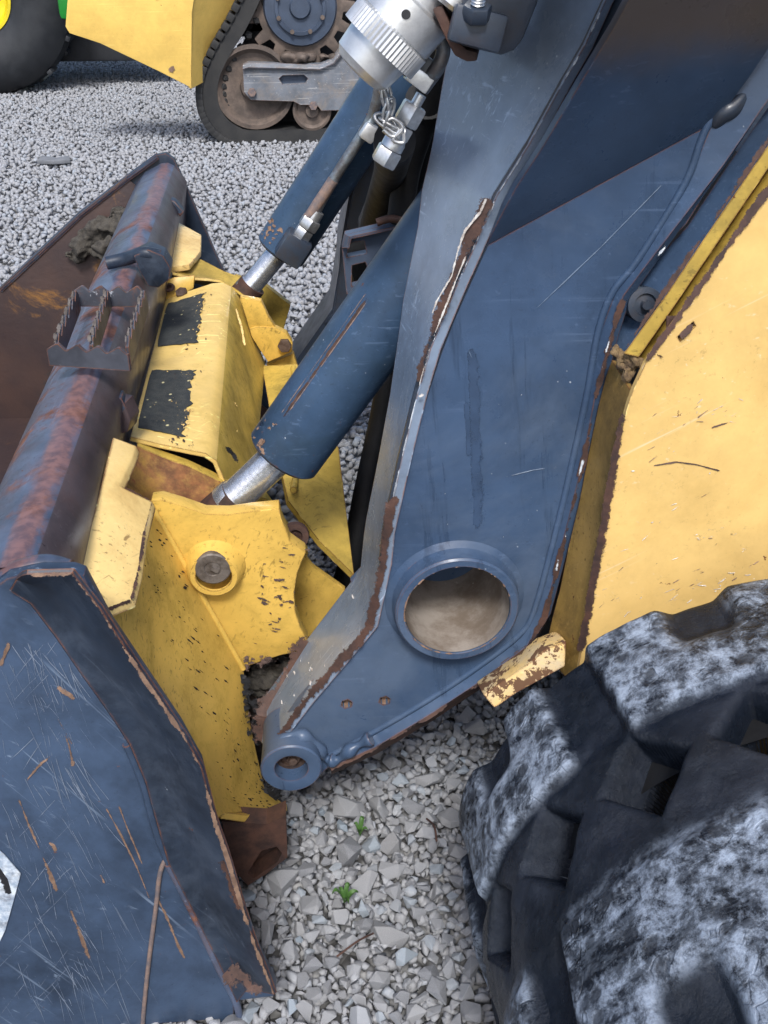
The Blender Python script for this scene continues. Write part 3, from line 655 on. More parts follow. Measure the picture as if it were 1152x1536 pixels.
for (cp, c0, cdir, cc) in ((p0, p0, d1, cyl1), (q0, q0, d2, cyl2)):
    bm = bmesh.new(); side = (CP - c0).cross(cdir).normalized()
    if proj(c0 + side * .05)[0] > proj(c0)[0]: side = -side
    up = side.cross(cdir); up = up if up.dot(CP - c0) > 0 else -up
    for i in range(16):
        pts_ = []
        a0 = random.uniform(-1.35, -.55); t0 = random.uniform(.003, .05)
        for k_ in range(5):
            ang = a0 + k_ * .05; n_ = side * math.sin(-ang) + up * math.cos(ang); pts_.append(c0 + cdir * (t0 + random.uniform(0, .006)) + n_ * .0547)
        add_ribbon(bm, pts_, random.uniform(.001, .004), jag=.8, lift=.0012)
    o = fin(bm, 'rust_patch', worn(M['rust_light'], .9), cc, smooth=False); o['kind'] = 'stuff'
# hydraulic line along the far cylinder
YP = 2.12
blk = Y(440, 372, YP)
fx, fy_, fz = frame_of(d2)
rotc = Matrix((fx, fy_, fz)).transposed()
bm = bmesh.new(); add_box(bm, blk, .05, .055, .058, rotc); fin(bm, 'port_block', M['bracket'], cyl2, bevel=.006)
bm = bmesh.new(); hexnut(bm, blk + d2 * .027, d2, .019, .02); hexnut(bm, blk + d2 * .049, d2, .021, .022); add_lathe(bm, blk + d2 * .07, d2, [(0, .016), (.02, .014), (.022, 0)], 16)
fin(bm, 'pipe_fitting', M['zinc'], cyl2)
pp = [blk + d2 * .06, Y(500, 270, YP), Y(549, 193, YP - .005), Y(563, 160, YP - .02), Y(570, 120, YP - .03), Y(575, 60, YP - .03)]
tube('hydraulic_pipe', pp, .0105, M['pipe'], cyl2, seg=14)
bm = bmesh.new(); add_box(bm, Y(553, 197, YP - .008), .046, .03, .032, rotc); fin(bm, 'pipe_clamp', M['alu'], cyl2, bevel=.006)
tube('rust_sleeve', [Y(462, 328, YP - .003), Y(500, 270, YP - .003)], .0112, M['ridge'], cyl2)

# ---- coupler plate between the arms and the bucket
def P3(*l): return [Y(*p) for p in l]
YL = 1.275
lug_px = [(226, 752), (243, 750), (274, 759), (308, 771), (343, 772), (378, 767), (419, 763), (422, 778), (428, 792), (435, 812), (446, 820), (459, 829), (453, 842), (446, 860), (441, 890), (443, 918), (450, 940), (462, 962), (452, 978), (425, 982), (398, 990), (365, 1002), (300, 886)]
coup = prism('coupler', Ys(lug_px, YL), (0, .026, 0), M['yellow'], loader, bevel=.002)
lathe('pin_collar', Y(322, 850, YL - .001), (0, -1, 0), [(-.002, .045), (.004, .041), (.020, .036), (.024, .033), (.024, .0255), (.02, .025)], M['yellow'], coup, seg=48)
bm = bmesh.new(); pc = Y(319, 852, YL - .022)
add_lathe(bm, pc, (0, -1, 0), [(-.02, .0255), (.002, .0255), (.0035, .0235), (.003, .012), (.0015, .011), (.0015, 0)], 40); add_box(bm, pc + Vector((.003, -.003, 0)), .012, .006, .006, Matrix.Rotation(.6, 3, 'Y'))
fin(bm, 'pin', M['pin'], coup)
prism('pocket_shade', Ys([(350, 975), (470, 960), (460, 1060), (432, 1150), (425, 1225), (380, 1215), (360, 1110)], 1.335), (0, .012, 0), M['rust_and_shade'], coup, bevel=.002)  # dark sheet painting the shadow in the cavity beside the arm
bm = bmesh.new()
for c_, s_ in (((402, 1012, 1.325), .035), ((425, 1005, 1.325), .03), ((388, 1030, 1.325), .025)): bmesh.ops.create_icosphere(bm, subdivisions=4, radius=s_, matrix=Matrix.Translation(Y(*c_)) @ Matrix.Diagonal((1, .5, .8, 1)))
for v in bm.verts: v.co += v.normal * (mnoise.noise(v.co * 40) * .012 + mnoise.noise(v.co * 110) * .005)
fin(bm, 'packed_soil', M['soil'], coup, kind='stuff')
# outer gusset wedge and its rounded run-out into the front plate
w1 = [(224, 754, YL - .001), (262, 820, YL - .001), (300, 888, YL - .001), (365, 1004, YL - .001), (376, 1090, YL - .01), (396, 1180, 1.25), (428, 1209, 1.235)]
w2 = [(206, 868, 1.10), (215, 940, 1.09), (239, 1032, 1.08), (280, 1120, 1.075), (300, 1165, 1.07), (318, 1200, 1.065), (333, 1222, 1.06)]
w3 = [(150, 905, 1.02), (170, 975, 1.0), (215, 1060, .99), (255, 1140, .985), (280, 1190, .98), (295, 1220, .975), (310, 1245, .97)]
rows = []
for a, b, c in zip(w1, w2, w3):
    A, B, D = Y(*a), Y(*b), Y(*c); rows.append([A, A.lerp(B, .5), A.lerp(B, .85), (A.lerp(B, .97) * .8 + D.lerp(B, .9) * .2), B.lerp(D, .15), B.lerp(D, .5), D])
sheet('gusset', rows, M['yellow'], coup, thick=.012, angle=60)
rr = random.Random(55); L = []
for i in range(170):
    k_ = min(len(rows) - 2, int(rr.random() ** .8 * (len(rows) - 1))); t_g = rr.random(); u_g = rr.uniform(.04, .85)
    p = rows[k_][0].lerp(rows[k_][2], u_g).lerp(rows[k_ + 1][0].lerp(rows[k_ + 1][2], u_g), t_g); q = rows[k_][0].lerp(rows[k_][2], u_g - .04).lerp(rows[k_ + 1][0].lerp(rows[k_ + 1][2], u_g - .04), t_g + .12)
    L.append(([p, p.lerp(q, .5), q], rr.uniform(.0003, .0012)))
flakes('grime_scratches', L, M['rust_and_shade'], coup, jag=.6, rnd=rr, lift=.003)
tube('weld_bead', [Y(a[0], a[1], a[2] - .002) for a in w1[:4]], .0045, M['yellow'], coup, seg=8)
sheet('lower_lip', [P3((331, 1218, 1.062), (331, 1228, 1.06)), P3((365, 1222, 1.09), (365, 1233, 1.088)), P3((405, 1220, 1.16), (405, 1231, 1.155)), P3((430, 1206, 1.237), (431, 1216, 1.235))], M['yellow'], coup, thick=.01)
# rusty socket box below
bx = [(333, 1232), (400, 1236), (429, 1224), (431, 1286), (398, 1312), (372, 1328), (345, 1300)]
bh2 = [(392, 1276), (415, 1270), (423, 1280), (416, 1293), (380, 1318), (371, 1310)]
prism('lock_socket', Ys(bx, 1.09), (0, .03, 0), M['rust'], coup, holes=[Ys(bh2, 1.09)])
prism('socket_back', Ys([(360, 1240), (428, 1240), (428, 1290), (380, 1318)], 1.125), (0, .01, 0), M['rust'], coup)
# top plate against the bucket tube, glare painted as paler yellow
bt = [Z(169, 655, .705), Z(204, 668, .685), Z(199, 686, .68), Z(179, 728, .675), Z(228, 752, .635), Z(215, 803, .63), Z(207, 858, .625), Z(196, 900, .62), Z(157, 915, .635), Z(111, 860, .66), Z(143, 760, .68)]
bm = bmesh.new(); add_prism(bm, bt, (0.004, 0, -.012)); fin(bm, 'top_plate', M['yellow_pale'], coup, bevel=.002, label='top plate, glare painted into its pale yellow')
flakes('edge_chips', [([bt[i].lerp(bt[i + 1], t / 4) for t in range(5)], .0012, .0025) for i in (3, 4, 5, 6, 7)], M['rust'], coup, jag=.9, step=.0022)
# rod trough: inner lug and curved back wall
lug2 = [(205, 668), (243, 685), (282, 699), (318, 716), (352, 735), (400, 748), (430, 790), (462, 830), (450, 900), (300, 880), (240, 760)]
prism('inner_lug', Ys(lug2, 1.43), (0, .02, 0), M['yellow_dirty'], coup)
t1 = [(204, 669), (243, 686), (282, 700), (318, 717), (348, 733)]; t2 = [(186, 700), (225, 735), (268, 748), (310, 762), (350, 768)]; t3 = [(180, 728), (226, 751), (274, 759), (308, 772), (345, 772)]
rows = [Ys(t1, 1.428), [p + Vector((0, 0, -.02)) for p in Ys(t2, 1.37)], Ys(t3, 1.28)]
sheet('rod_trough', rows, paint('rust_stained_yellow', (.30, .17, .035), var=.4, chip=.4, edge=.5, specks=0, scratch=.3, dirt=1.0, dirt_col=(.035, .02, .014), rust=.45), coup, thick=.004, sub=2, angle=60)
# box channel with worn grip tape
def box_rows():
    near = [(196, 655, 1.44), (240, 666, 1.44), (288, 676, 1.44), (309, 680, 1.44), (325, 691, 1.44), (338, 722, 1.44), (374, 800, 1.44)]
    far = [(249, 449, 2.12), (285, 436, 2.12), (318, 425, 2.12), (334, 424, 2.12), (347, 430, 2.12), (358, 444, 2.12), (398, 545, 2.12)]
    A = [Y(*p) for p in near]; B = [Y(*p) for p in far]
    return [[a.lerp(b, t / 8) for a, b in zip(A, B)] for t in range(9)]
BR = box_rows()
M['yellow_faded'] = paint('faded_yellow_paint', (.68, .48, .155), var=.12, chip=.14, edge=.6, specks=0, scratch=.6, grime=.5, rough=.34, dirt=.5, dirt_col=(.40, .27, .06))
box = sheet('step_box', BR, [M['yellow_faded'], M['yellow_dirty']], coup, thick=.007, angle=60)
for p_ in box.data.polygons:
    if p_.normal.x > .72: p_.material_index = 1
prism('box_shade', [Y(p[0], p[1], 1.52) for p in ((215, 660), (300, 672), (345, 715), (372, 790), (230, 740))], (0, .01, 0), M['rust_and_shade'], box)  # dark sheet added inside to paint the opening's shade
def on_box(u, v):                       # u across the top (0 left edge .. 1 fold), v near .. far
    a = BR[0][0].lerp(BR[0][2], u); b = BR[8][0].lerp(BR[8][2], u); return a.lerp(b, v)
nb = (BR[0][2] - BR[0][0]).cross(BR[8][0] - BR[0][0]).normalized()
if nb.dot(CP - BR[0][0]) < 0: nb = -nb
def tile(v0, v1, seed, u0=.06, u1=.93):
    r = random.Random(seed); bm = bmesh.new(); pts_ = []
    for i in range(9): pts_.append(on_box(u0 + (.02 if i in (0, 8) else 0), v0 + (v1 - v0) * i / 8))
    for i in range(13): pts_.append(on_box(u0 + .03 + (u1 - u0 - .06) * i / 12, v1 + r.uniform(-.004, .004)))
    for i in range(28): pts_.append(on_box(u1 - .06 - .10 * mnoise.noise(Vector((seed, i * .45, 0))) - abs(r.gauss(0, .035)), v1 - .01 - (v1 - v0 - .02) * i / 27))
    for i in range(10): pts_.append(on_box(u1 - .06 - (u1 - u0 - .1) * i / 9, v0 + r.uniform(-.003, .003)))
    vs_ = [bm.verts.new(p + nb * .0022) for p in pts_]; es = [bm.edges.new((vs_[i], vs_[(i + 1) % len(vs_)])) for i in range(len(vs_))]
    bmesh.ops.triangle_fill(bm, edges=es, use_beauty=True)
    bm.normal_update(); bmesh.ops.solidify(bm, geom=bm.faces[:], thickness=.0012)
    return fin(bm, 'grip_tape', M['tile'], box, smooth=False)
tile(.05, .40, 1); tile(.57, .93, 2)
rr = random.Random(17); L = []
for i in range(260):
    v = rr.choice((rr.uniform(.06, .39), rr.uniform(.58, .92))); u = min(.95, max(.08, .9 - abs(rr.gauss(0, .16)))) if i % 4 else rr.uniform(.08, .9)
    p = on_box(u, v) + nb * .0024; t = (on_box(u, v + .02) - on_box(u, v)).normalized() * rr.uniform(.001, .007) + (on_box(u + .05, v) - on_box(u, v)).normalized() * rr.uniform(-.005, .005)
    L.append(([p, p + t], rr.uniform(.0004, .0015 if u < .7 else .0028)))
flakes('worn_flecks', L, M['yellow_pale'], box, jag=.8, step=.002, rnd=rr, lift=.0008)
rr = random.Random(9); L = []
for i in range(150):
    u = min(1.0, .75 + rr.gauss(0, .22)); v = rr.random(); p = on_box(u, v) + nb * .001; t = (on_box(u, min(1, v + .02)) - on_box(u, v)).normalized() * rr.uniform(.002, .008) + (on_box(u + .05, v) - on_box(u, v)) * rr.uniform(-.3, .3)
    L.append(([p, p + t], rr.uniform(.0006, .0022)))
flakes('paint_chips', L, M['rust'], box, jag=.8, step=.002, rnd=rr, lift=.0025)
flakes('slot', [(P3((337, 668, 1.46), (350, 682, 1.47), (358, 697, 1.47)), .004)], M['darkline'], box, jag=.1, lift=.004)
flakes('side_chips', [(P3((353, 460, 2.0), (362, 490, 1.95), (368, 522, 1.9)), .0022), (P3((352, 600, 1.7), (355, 612, 1.7)), .003), (P3((354, 640, 1.6), (357, 652, 1.6)), .003)], M['yellow_pale'], box, jag=.3, lift=.006)
# back plate under the box
sheet('back_plate', [P3((393, 548, 2.1), (420, 548, 2.08), (446, 546, 2.06)), P3((402, 600, 1.92), (440, 600, 1.9), (478, 606, 1.88)), P3((412, 665, 1.72), (460, 668, 1.7), (508, 673, 1.68)), P3((424, 715, 1.6), (475, 740, 1.55), (519, 765, 1.55)), P3((432, 750, 1.52), (480, 812, 1.47), (531, 862, 1.43))], M['yellow_dirty'], coup, thick=.012)
prism('shadow_web', Ys([(430, 800), (470, 850), (518, 884), (500, 930), (470, 985), (430, 950)], 1.42), (0, .01, 0), M['yellow'], coup)
tube('weld_bead', P3((440, 552, 2.05), (444, 600, 1.92), (446, 690, 1.68), (440, 735, 1.54)), .006, M['yellow_dirty'], coup, seg=8)
lathe('grease_boss', Y(443, 803, 1.36), (0, -1, .2), [(0, .0), (0, .02), (-.004, .021), (.006, .02), (.006, .011), (.0, .009), (.0, 0)], M['rust'], coup, seg=24)
# far lugs, top plate and ears
bm = bmesh.new(); add_prism(bm, P3((262, 330, 2.42), (302, 352, 2.40), (301, 377, 2.3), (284, 397, 2.22), (252, 402, 2.2), (240, 398, 2.2)), (0, 0, -.012)); fin(bm, 'top_plate', M['yellow_pale'], coup, bevel=.002)
sheet('far_trough', [P3((272, 385, 2.3), (300, 392, 2.3), (335, 410, 2.3), (366, 420, 2.3)), [p + Vector((0, 0, -.02)) for p in P3((262, 400, 2.2), (300, 412, 2.22), (335, 428, 2.22), (362, 445, 2.2))], P3((258, 412, 2.14), (290, 420, 2.14), (330, 424, 2.14), (372, 452, 2.14))], M['yellow_dirty'], coup, thick=.006, sub=1)
bm = bmesh.new(); add_prism(bm, P3((236, 425, 2.13), (262, 415, 2.14), (292, 412, 2.14), (290, 426, 2.13), (252, 450, 2.12), (243, 452, 2.12)), (0, 0, -.01)); fin(bm, 'tab', M['yellow'], coup, bevel=.002)
bm = bmesh.new(); hexnut(bm, Y(274, 443, 2.115), (-.2, -.5, 1), .013, .012); fin(bm, 'bolt', M['bolt'], coup)
lathe('bolt_hole', Y(254, 432, 2.124), (-.2, -.5, 1), [(0, .012), (.003, .011), (.003, .006), (-.004, .005), (-.004, 0)], M['rust'], coup, seg=20)
prism('lug', Ys([(360, 446), (372, 452), (388, 470), (400, 486), (385, 560), (350, 520)], 2.13), (0, .024, 0), M['yellow'], coup)
prism('lug', Ys([(352, 415), (380, 425), (400, 430), (436, 458), (430, 478), (424, 500), (400, 520), (370, 470)], 2.3), (0, .024, 0), M['yellow_dirty'], coup)
prism('ear', Ys([(374, 494), (386, 490), (414, 492), (430, 500), (439, 514), (438, 528), (402, 543), (392, 528), (378, 506)], 2.08), (0, .02, 0), M['yellow'], coup)
prism('ear_base', Ys([(360, 446), (392, 452), (404, 478), (414, 492), (386, 490), (374, 494)], 2.085), (0, .02, 0), M['yellow'], coup)
bm = bmesh.new(); hexnut(bm, Y(427, 517, 2.078), (0, -1, .1), .0145, .014); fin(bm, 'bolt', M['bolt'], coup)
prism('end_plate', Ys([(400, 548), (440, 530), (446, 548), (420, 560)], 2.1), (0, .02, 0), M['yellow'], coup)
# chips on the lug and gusset
rr = random.Random(21); L = []
for i in range(60):
    x, y = rr.gauss(415, 18), rr.gauss(900, 45)
    p = Y(x, y, YL - .0008); L.append(([p, p + Vector((rr.uniform(.002, .012), 0, rr.uniform(-.006, .001)))], rr.uniform(.0004, .0016)))
flakes('paint_chips', L, M['rust'], coup, jag=.8, step=.003, rnd=rr)
L = []
for i in range(36):
    x, y = rr.uniform(352, 445), 985 + abs(rr.gauss(0, 9)); p = Y(x, y, YL - .0008); L.append(([p, p + Vector((rr.uniform(.006, .02), 0, rr.uniform(-.004, .002)))], rr.uniform(.002, .006)))
flakes('rust_patch', L, M['rust'], coup, jag=.8, step=.003, rnd=rr)
L = []
for i in range(190):
    t = rr.random() ** .8; x = 366 + 60 * t - abs(rr.gauss(0, 9 + 10 * t)); y = 1010 + 190 * t; p = Y(x, y, YL - .012 - .03 * t)
    L.append(([p, p + Vector((rr.uniform(.0, .008), 0, rr.uniform(-.014, -.003)))], rr.uniform(.001, .006)))
flakes('grease_smear', L, M['darkline'], coup, jag=.8, step=.003, rnd=rr, lift=.004)

# ---- body panel
YB = 1.035
pan = [(872, 978), (882, 935), (893, 870), (907, 800), (918, 730), (930, 660), (940, 615), (948, 590), (958, 568), (968, 546), (1000, 502), (1060, 418), (1152, 287), (1330, 30), (1500, 30), (1500, 1150), (1000, 1150), (860, 1050)]
slot = [(1016, 505), (1040, 482), (1044, 489), (1020, 513)]
panel = prism('body_panel', Ys(pan, YB), (0, .008, 0), M['yellow_panel'], loader, holes=[Ys(slot, YB)])
prism('slot_backing', Ys([(1000, 475), (1060, 475), (1060, 525), (1000, 525)], YB + .012), (0, .004, 0), M['rust'], panel)
edgeL = pan[:8]
panF = [(862, 1030)] + edgeL
rows = [[Y(p[0], p[1], YB + .004), Y(p[0] - 30 - (p[1] - 590) * .035, p[1] - 50, 1.117)] for p in panF]
rows = [[a, a.lerp(b, .5), b] for a, b in rows]
sheet('return_flange', rows, M['yellow_shaded'], panel, thick=.006)
flakes('rust_edge', [([Y(p[0] - 5, p[1], YB - .0006) for p in edgeL[:7]], .0065, .003), ([Y(p[0] - 1, p[1] - 2, YB - .0006) for p in pan[9:14]], .004, .0035), (P3((1016, 506, YB - .0006), (1030, 494, YB - .0006), (1042, 484, YB - .0006)), .006, .002), (P3((992, 528, YB - .0006), (990, 540, YB - .0006)), .005)], M['rust'], panel, jag=.4, step=.0022)
#tube('weld_lump', P3((938, 612, YB + .004), (945, 592, YB + .004), (952, 572, YB + .005)), lambda t: .004 + .004 * math.sin(math.pi * t), M['yellow_panel'], panel, seg=12)
bm = bmesh.new()
for c, s_ in (((935, 540, 1.075), .016), ((948, 553, 1.068), .014), ((928, 527, 1.08), .013), ((956, 545, 1.065), .012), ((940, 560, 1.065), .012)):
    m_ = Matrix.Translation(Y(*c)) @ Matrix.Diagonal((s_ * .8, s_ * .8, s_, 1)); bmesh.ops.create_icosphere(bm, subdivisions=3, radius=.6, matrix=m_)
bm.normal_update()
for v in bm.verts: v.co += v.normal * (mnoise.noise(v.co * 70) * .008 + mnoise.noise(v.co * 190) * .005)
fin(bm, 'packed_soil', M['crust'], panel, kind='stuff')
# channel along the top of the panel
ch_a = [(1340, -60), (1156, 212), (1060, 352), (1000, 441), (936, 530)]
ch_b = [(1342, -24), (1158, 244), (1064, 382), (1008, 464), (958, 536)]
ch_c = [(1344, 20), (1156, 276), (1062, 408), (1000, 494), (962, 548)]
sheet('top_channel', [[Y(*a, 1.10), Y(*a, 1.062), Y(*b, 1.058), Y(*b, 1.09), Y(*c, 1.075)] for a, b, c in zip(ch_a, ch_b, ch_c)], M['yellow_dirty'], panel, thick=.004, angle=30)
flakes('rust_edge', [([Y(p[0] - 2, p[1] - 2, 1.06) for p in ch_a], .003, .0015)], M['rust'], panel, jag=.8)
rr = random.Random(31); L1, L2 = [], []
for i in range(150):
    x, y = rr.uniform(930, 1160), rr.uniform(560, 1000)
    if i < 85:
        cx_, cy_, sx_, sy_ = ((1075, 800, 22, 12), (1060, 625, 25, 9), (1000, 880, 45, 16), (1080, 870, 40, 14), (930, 900, 16, 30))[i % 5]; x, y = rr.gauss(cx_, sx_), rr.gauss(cy_, sy_)
    if x < 960 - (y - 560) * .22: continue
    p = Y(x, y, YB - .0004); l = rr.uniform(.002, .018); t = Vector((math.cos(.5 + rr.gauss(0, .5)), 0, math.sin(.5 + rr.gauss(0, .5)))) * l
    (L1 if i % 3 else L2).append(([p, p + t * .5 + Vector((0, 0, rr.uniform(-.001, .001))), p + t], rr.uniform(.00012, .0005)))
flakes('pale_scratches', L1, M['primer'], panel, jag=.8, step=.003, rnd=rr); flakes('brown_scratches', L2, M['rust_light'], panel, jag=.8, step=.003, rnd=rr)
flakes('long_scratch', [(P3((978, 699, YB), (1015, 693, YB), (1045, 697, YB), (1082, 707, YB)), .0007), (P3((1066, 642, YB), (1098, 632, YB)), .0009)], M['rust'], panel, jag=.5)
# lower frame rail, flaking
prism('frame_rail', [Y(724, 1042, 1.06), Y(742, 1063, 1.045), Y(775, 1040, 1.045), Y(848, 1000, 1.045), Y(850, 962, 1.06), Y(818, 974, 1.06), Y(797, 992, 1.06), Y(757, 1020, 1.06)], (0.0, .05, -.02), paint('flaking_pale_yellow', (.58, .4, .15), var=.35, chip=1.6, edge=.9, specks=0, scratch=.4, rough=.6, dirt=1.0, grime=1.0, dirt_col=(.5, .42, .3), chip_col=(.13, .07, .04)), loader, bevel=.003)
# dark chassis between the arms
bm = bmesh.new(); add_box(bm, (1.1, 1.78, .62), .9, 1.0, .75); add_box(bm, (.62, 1.78, .35), .5, .9, .25); fin(bm, 'chassis', M['chassis'], loader, bevel=.03)

# ---- rubber track
def build_track():
    R0, Wd = .343, .50; y0 = .43; LP = .289; N = 16; Ltot = N * LP; St = (Ltot - 2 * math.pi * R0) / 2
    C1 = Vector((.53, 0, .325)); C2 = Vector((.53 + St, 0, .325)); arc = math.pi * R0; yc = .715; Wh = .215 / (.715 - .43)
    def pt(s):
        s %= Ltot
        if s < arc: a = R(270) - s / R0; return C1.x + R0 * math.cos(a), C1.z + R0 * math.sin(a), math.cos(a), math.sin(a)
        s -= arc
        if s < St: return C1.x + s, C1.z + R0, 0, 1
        s -= St
        if s < arc: a = R(90) - s / R0; return C2.x + R0 * math.cos(a), C2.z + R0 * math.sin(a), math.cos(a), math.sin(a)
        s -= arc; return C2.x - s, C2.z - R0, 0, -1
    def sm(x, a, b):
        t = min(1, max(0, (x - a) / (b - a))); return t * t * (3 - 2 * t)
    HP = Ltot / 38
    def hfun(s, y):
        far = y > yc; v = abs(y - yc) * (1 if far else Wh)
        sc = .964 if far else .820
        k = round((s - sc) / LP); u = s - sc - k * LP
        hw = .117 + .006 * math.sin(k * 2.1)
        h0 = mnoise.noise(Vector((s * 14, y * 14, 3))) * .004 + mnoise.noise(Vector((s * 45, y * 45, 8))) * .0016
        inn = .062 if far else .047
        skew = .012 * (v - .1) / .1
        lug = sm(abs(u + skew), hw + .008, hw - .012) * sm(v, inn - .004, inn + (.014 if far else .022)) * sm(v, .217, .203)
        notch = sm(abs(u), .042, .02) * sm(v, .13, .165)
        hh = .019 * lug * (1 - .9 * notch)
        kh = round((s - .727) / HP); uh = s - .727 - kh * HP
        vh = abs(y - yc - .012); hd = abs(uh) / .046 + vh / .050
        hump = .013 * sm(v, .082, .052) * sm(hd, .9, 1.2) + .006 * sm(vh, .05, .0) * sm(abs(abs(uh) - HP / 2), .042, .018)
        pit = sm(hd, 1.0, .80)
        return max(hh, hump * .8 + hh * .35) + h0 - .11 * pit, lug * (1 - notch) + 100 * (pit > .7), k, uh, v, far
    ns = 1400; ny = 140; ds = Ltot / ns
    V, wear, hid = [], [], []
    for i in range(ns):
        s = i * ds; cx, cz, nx, nz = pt(s)
        for j in range(ny + 1):
            y = y0 + Wd * j / ny; h, wv, k, uh, v, far = hfun(s, y)
            edge = sm(Wd / 2 - abs(y - (y0 + Wd / 2)), 0, .012); r = h - .012 * (1 - edge)
            V.append((cx + nx * r, y, cz + nz * r)); wear.append(min(1, wv % 100) * sm(h, .006, .016) + .03); hid.append(0)
    faces = {'base': []}; 
    for i in range(ns):
        for j in range(ny):
            s = (i + .5) * ds; y = y0 + Wd * (j + .5) / ny; h, wv, k, uh, v, far = hfun(s, y)
            if wv > 50: key = None
            elif wv > .04 or (h > .05): key = ('f' if far else 'n', k % N)
            else: key = 'base'
            if key is None: continue
            i2 = (i + 1) % ns; n_ = ny + 1
            faces.setdefault(key, []).append((i * n_ + j, i2 * n_ + j, i2 * n_ + j + 1, i * n_ + j + 1))
    V = np.array(V); wear = np.array(wear)
    # normals of the whole surface, so that the lugs blend into the belt
    def mk(name, fl, parent):
        F = np.array(fl); u, inv = np.unique(F, return_inverse=True); F2 = inv.reshape(F.shape)
        me = bpy.data.meshes.new(name); me.from_pydata(V[u].tolist(), [], F2.tolist()); me.update()
        at = me.attributes.new('wear', 'FLOAT', 'POINT'); at.data.foreach_set('value', wear[u].astype(np.float32))
        me.polygons.foreach_set('use_smooth', [True] * len(me.polygons))
        return link(name, me, M['track'], parent)
    trk = mk('rubber_track', faces.pop('base'), loader)
    for key, fl_ in faces.items():
        if len(fl_) > 30: mk('lug', fl_, trk)
    # inner face of the belt and its side walls
    bm = bmesh.new(); prev = None; first = None
    for i in range(0, ns, 4):
        cx, cz, nx, nz = pt(i * ds)
        prof = [(-.012, y0), (-.03, y0 + .004), (-.034, y0 + .03), (-.034, yc - .03)], [(-.034, yc + .03), (-.034, y0 + Wd - .03), (-.03, y0 + Wd - .004), (-.012, y0 + Wd)]
        row = [[bm.verts.new((cx + nx * a, y, cz + nz * a)) for a, y in pr] for pr in prof]
        if prev:
            for ra, rb in zip(prev, row):
                for q in range(3): bm.faces.new((ra[q], rb[q], rb[q + 1], ra[q + 1]))
        else: first = row
        prev = row
    for ra, rb in zip(prev, first):
        for q in range(3): bm.faces.new((ra[q], rb[q], rb[q + 1], ra[q + 1]))
    ring_ = []  # black layer added inside so the holes look shaded
    for i in range(0, ns, 8):
        cx, cz, nx, nz = pt(i * ds); ring_.append([bm.verts.new((cx + nx * -.135, y, cz + nz * -.135)) for y in (y0 + .03, y0 + Wd - .03)])
    for ra, rb in zip(ring_, ring_[1:] + ring_[:1]): bm.faces.new((ra[0], rb[0], rb[1], ra[1]))
    fin(bm, 'belt_carcass', M['black'], trk)
    for cx in (C1.x, C2.x): lathe('idler', (cx, y0 + .12, C1.z), (0, 1, 0), [(0, 0), (0, .16), (.02, .2), (.16, .2), (.18, .16), (.18, 0)], M['rust'], trk, seg=48)
    return trk
build_track()

# ---- auxiliary hydraulic couplings on the arm
AX = Vector(Y(545, 100, 1.16) - Y(612, 20, 1.16)).normalized()          # down and forward
ac = Y(592, 42, 1.16); aR = .0435
bank = lathe('quick_coupling', ac, AX, [(.056, 0), (.056, .02), (.054, .027), (.047, .033), (.022, .0355), (.02, aR * .9)], M['alu'], loader, seg=64)
bm = bmesh.new(); seg = 120; a_, b_, _ = frame_of(AX); rings = []
for t, kn in ((.022, 0), (.024, 1), (.002, 1), (0, 0)):
    rings.append([bm.verts.new(ac + AX * t + (a_ * math.cos(2 * math.pi * i / seg) + b_ * math.sin(2 * math.pi * i / seg)) * ((aR + (.0012 if i % 2 else 0)) if kn else aR * .96)) for i in range(seg)])
for r0, r1 in zip(rings, rings[1:]):
    for i in range(seg): bm.faces.new((r0[i], r1[i], r1[(i + 1) % seg], r0[(i + 1) % seg]))
fin(bm, 'knurled_ring', M['alu'], bank, angle=15)
lathe('collar', ac, AX, [(.001, aR * .95), (-.001, aR), (-.03, aR), (-.032, aR * .95), (-.034, aR * .8), (-.05, aR * .8), (-.05, 0)], M['alu'], bank, seg=64)
bm = bmesh.new(); add_lathe(bm, ac + AX * -.05, AX, [(0, 0), (0, .044), (-.004, .05), (-.012, .05), (-.014, .04), (-.03, .04), (-.03, .052), (-.04, .052), (-.04, 0)], 6); fin(bm, 'coupling_body', M['zinc'], bank)
hp = ac + AX * -.016 + (a_ * 0 + (CP - ac).normalized() * aR * .98); lathe('ring_hole', hp, (CP - ac).normalized(), [(.0, .0045), (.002, .0045), (.002, 0)], M['darkline'], bank, seg=16)
# second coupling up against the bracket
lathe('quick_coupling', Y(672, 12, 1.13), Y(700, -30, 1.13) - Y(672, 12, 1.13), [(0, 0), (0, .02), (.004, .024), (.02, .024), (.02, .03), (.05, .03), (.05, 0)], M['zinc'], loader, seg=40)
# bent steel pipe, clamp and fittings
pipe = tube('hydraulic_pipe', P3((650, 20, 1.17), (660, 48, 1.17), (665, 75, 1.17), (658, 98, 1.17), (648, 112, 1.175)), .0075, M['pipe'], loader, seg=14)
def obox(name, px, py, y, sx, sy, sz, ang, mat, parent, bevel=.002):
    bm = bmesh.new(); c = Y(px, py, y); d = (Y(px + 10 * math.cos(ang), py + 10 * math.sin(ang), y) - c).normalized(); n = (CP - c).normalized(); n = (n - d * n.dot(d)).normalized(); e = n.cross(d)
    add_box(bm, c, sx, sy, sz, Matrix((d, e, n)).transposed()); return fin(bm, name, mat, parent, bevel=bevel)
obox('clamp_block', 633, 106, 1.185, .03, .038, .02, 2.2, M['bracket'], pipe); obox('pipe_clamp', 628, 118, 1.18, .026, .017, .022, .65, M['alu'], pipe)
fd = (Y(596, 208, 1.2) - Y(640, 130, 1.2)).normalized()
bm = bmesh.new(); s0 = Y(632, 142, 1.19)
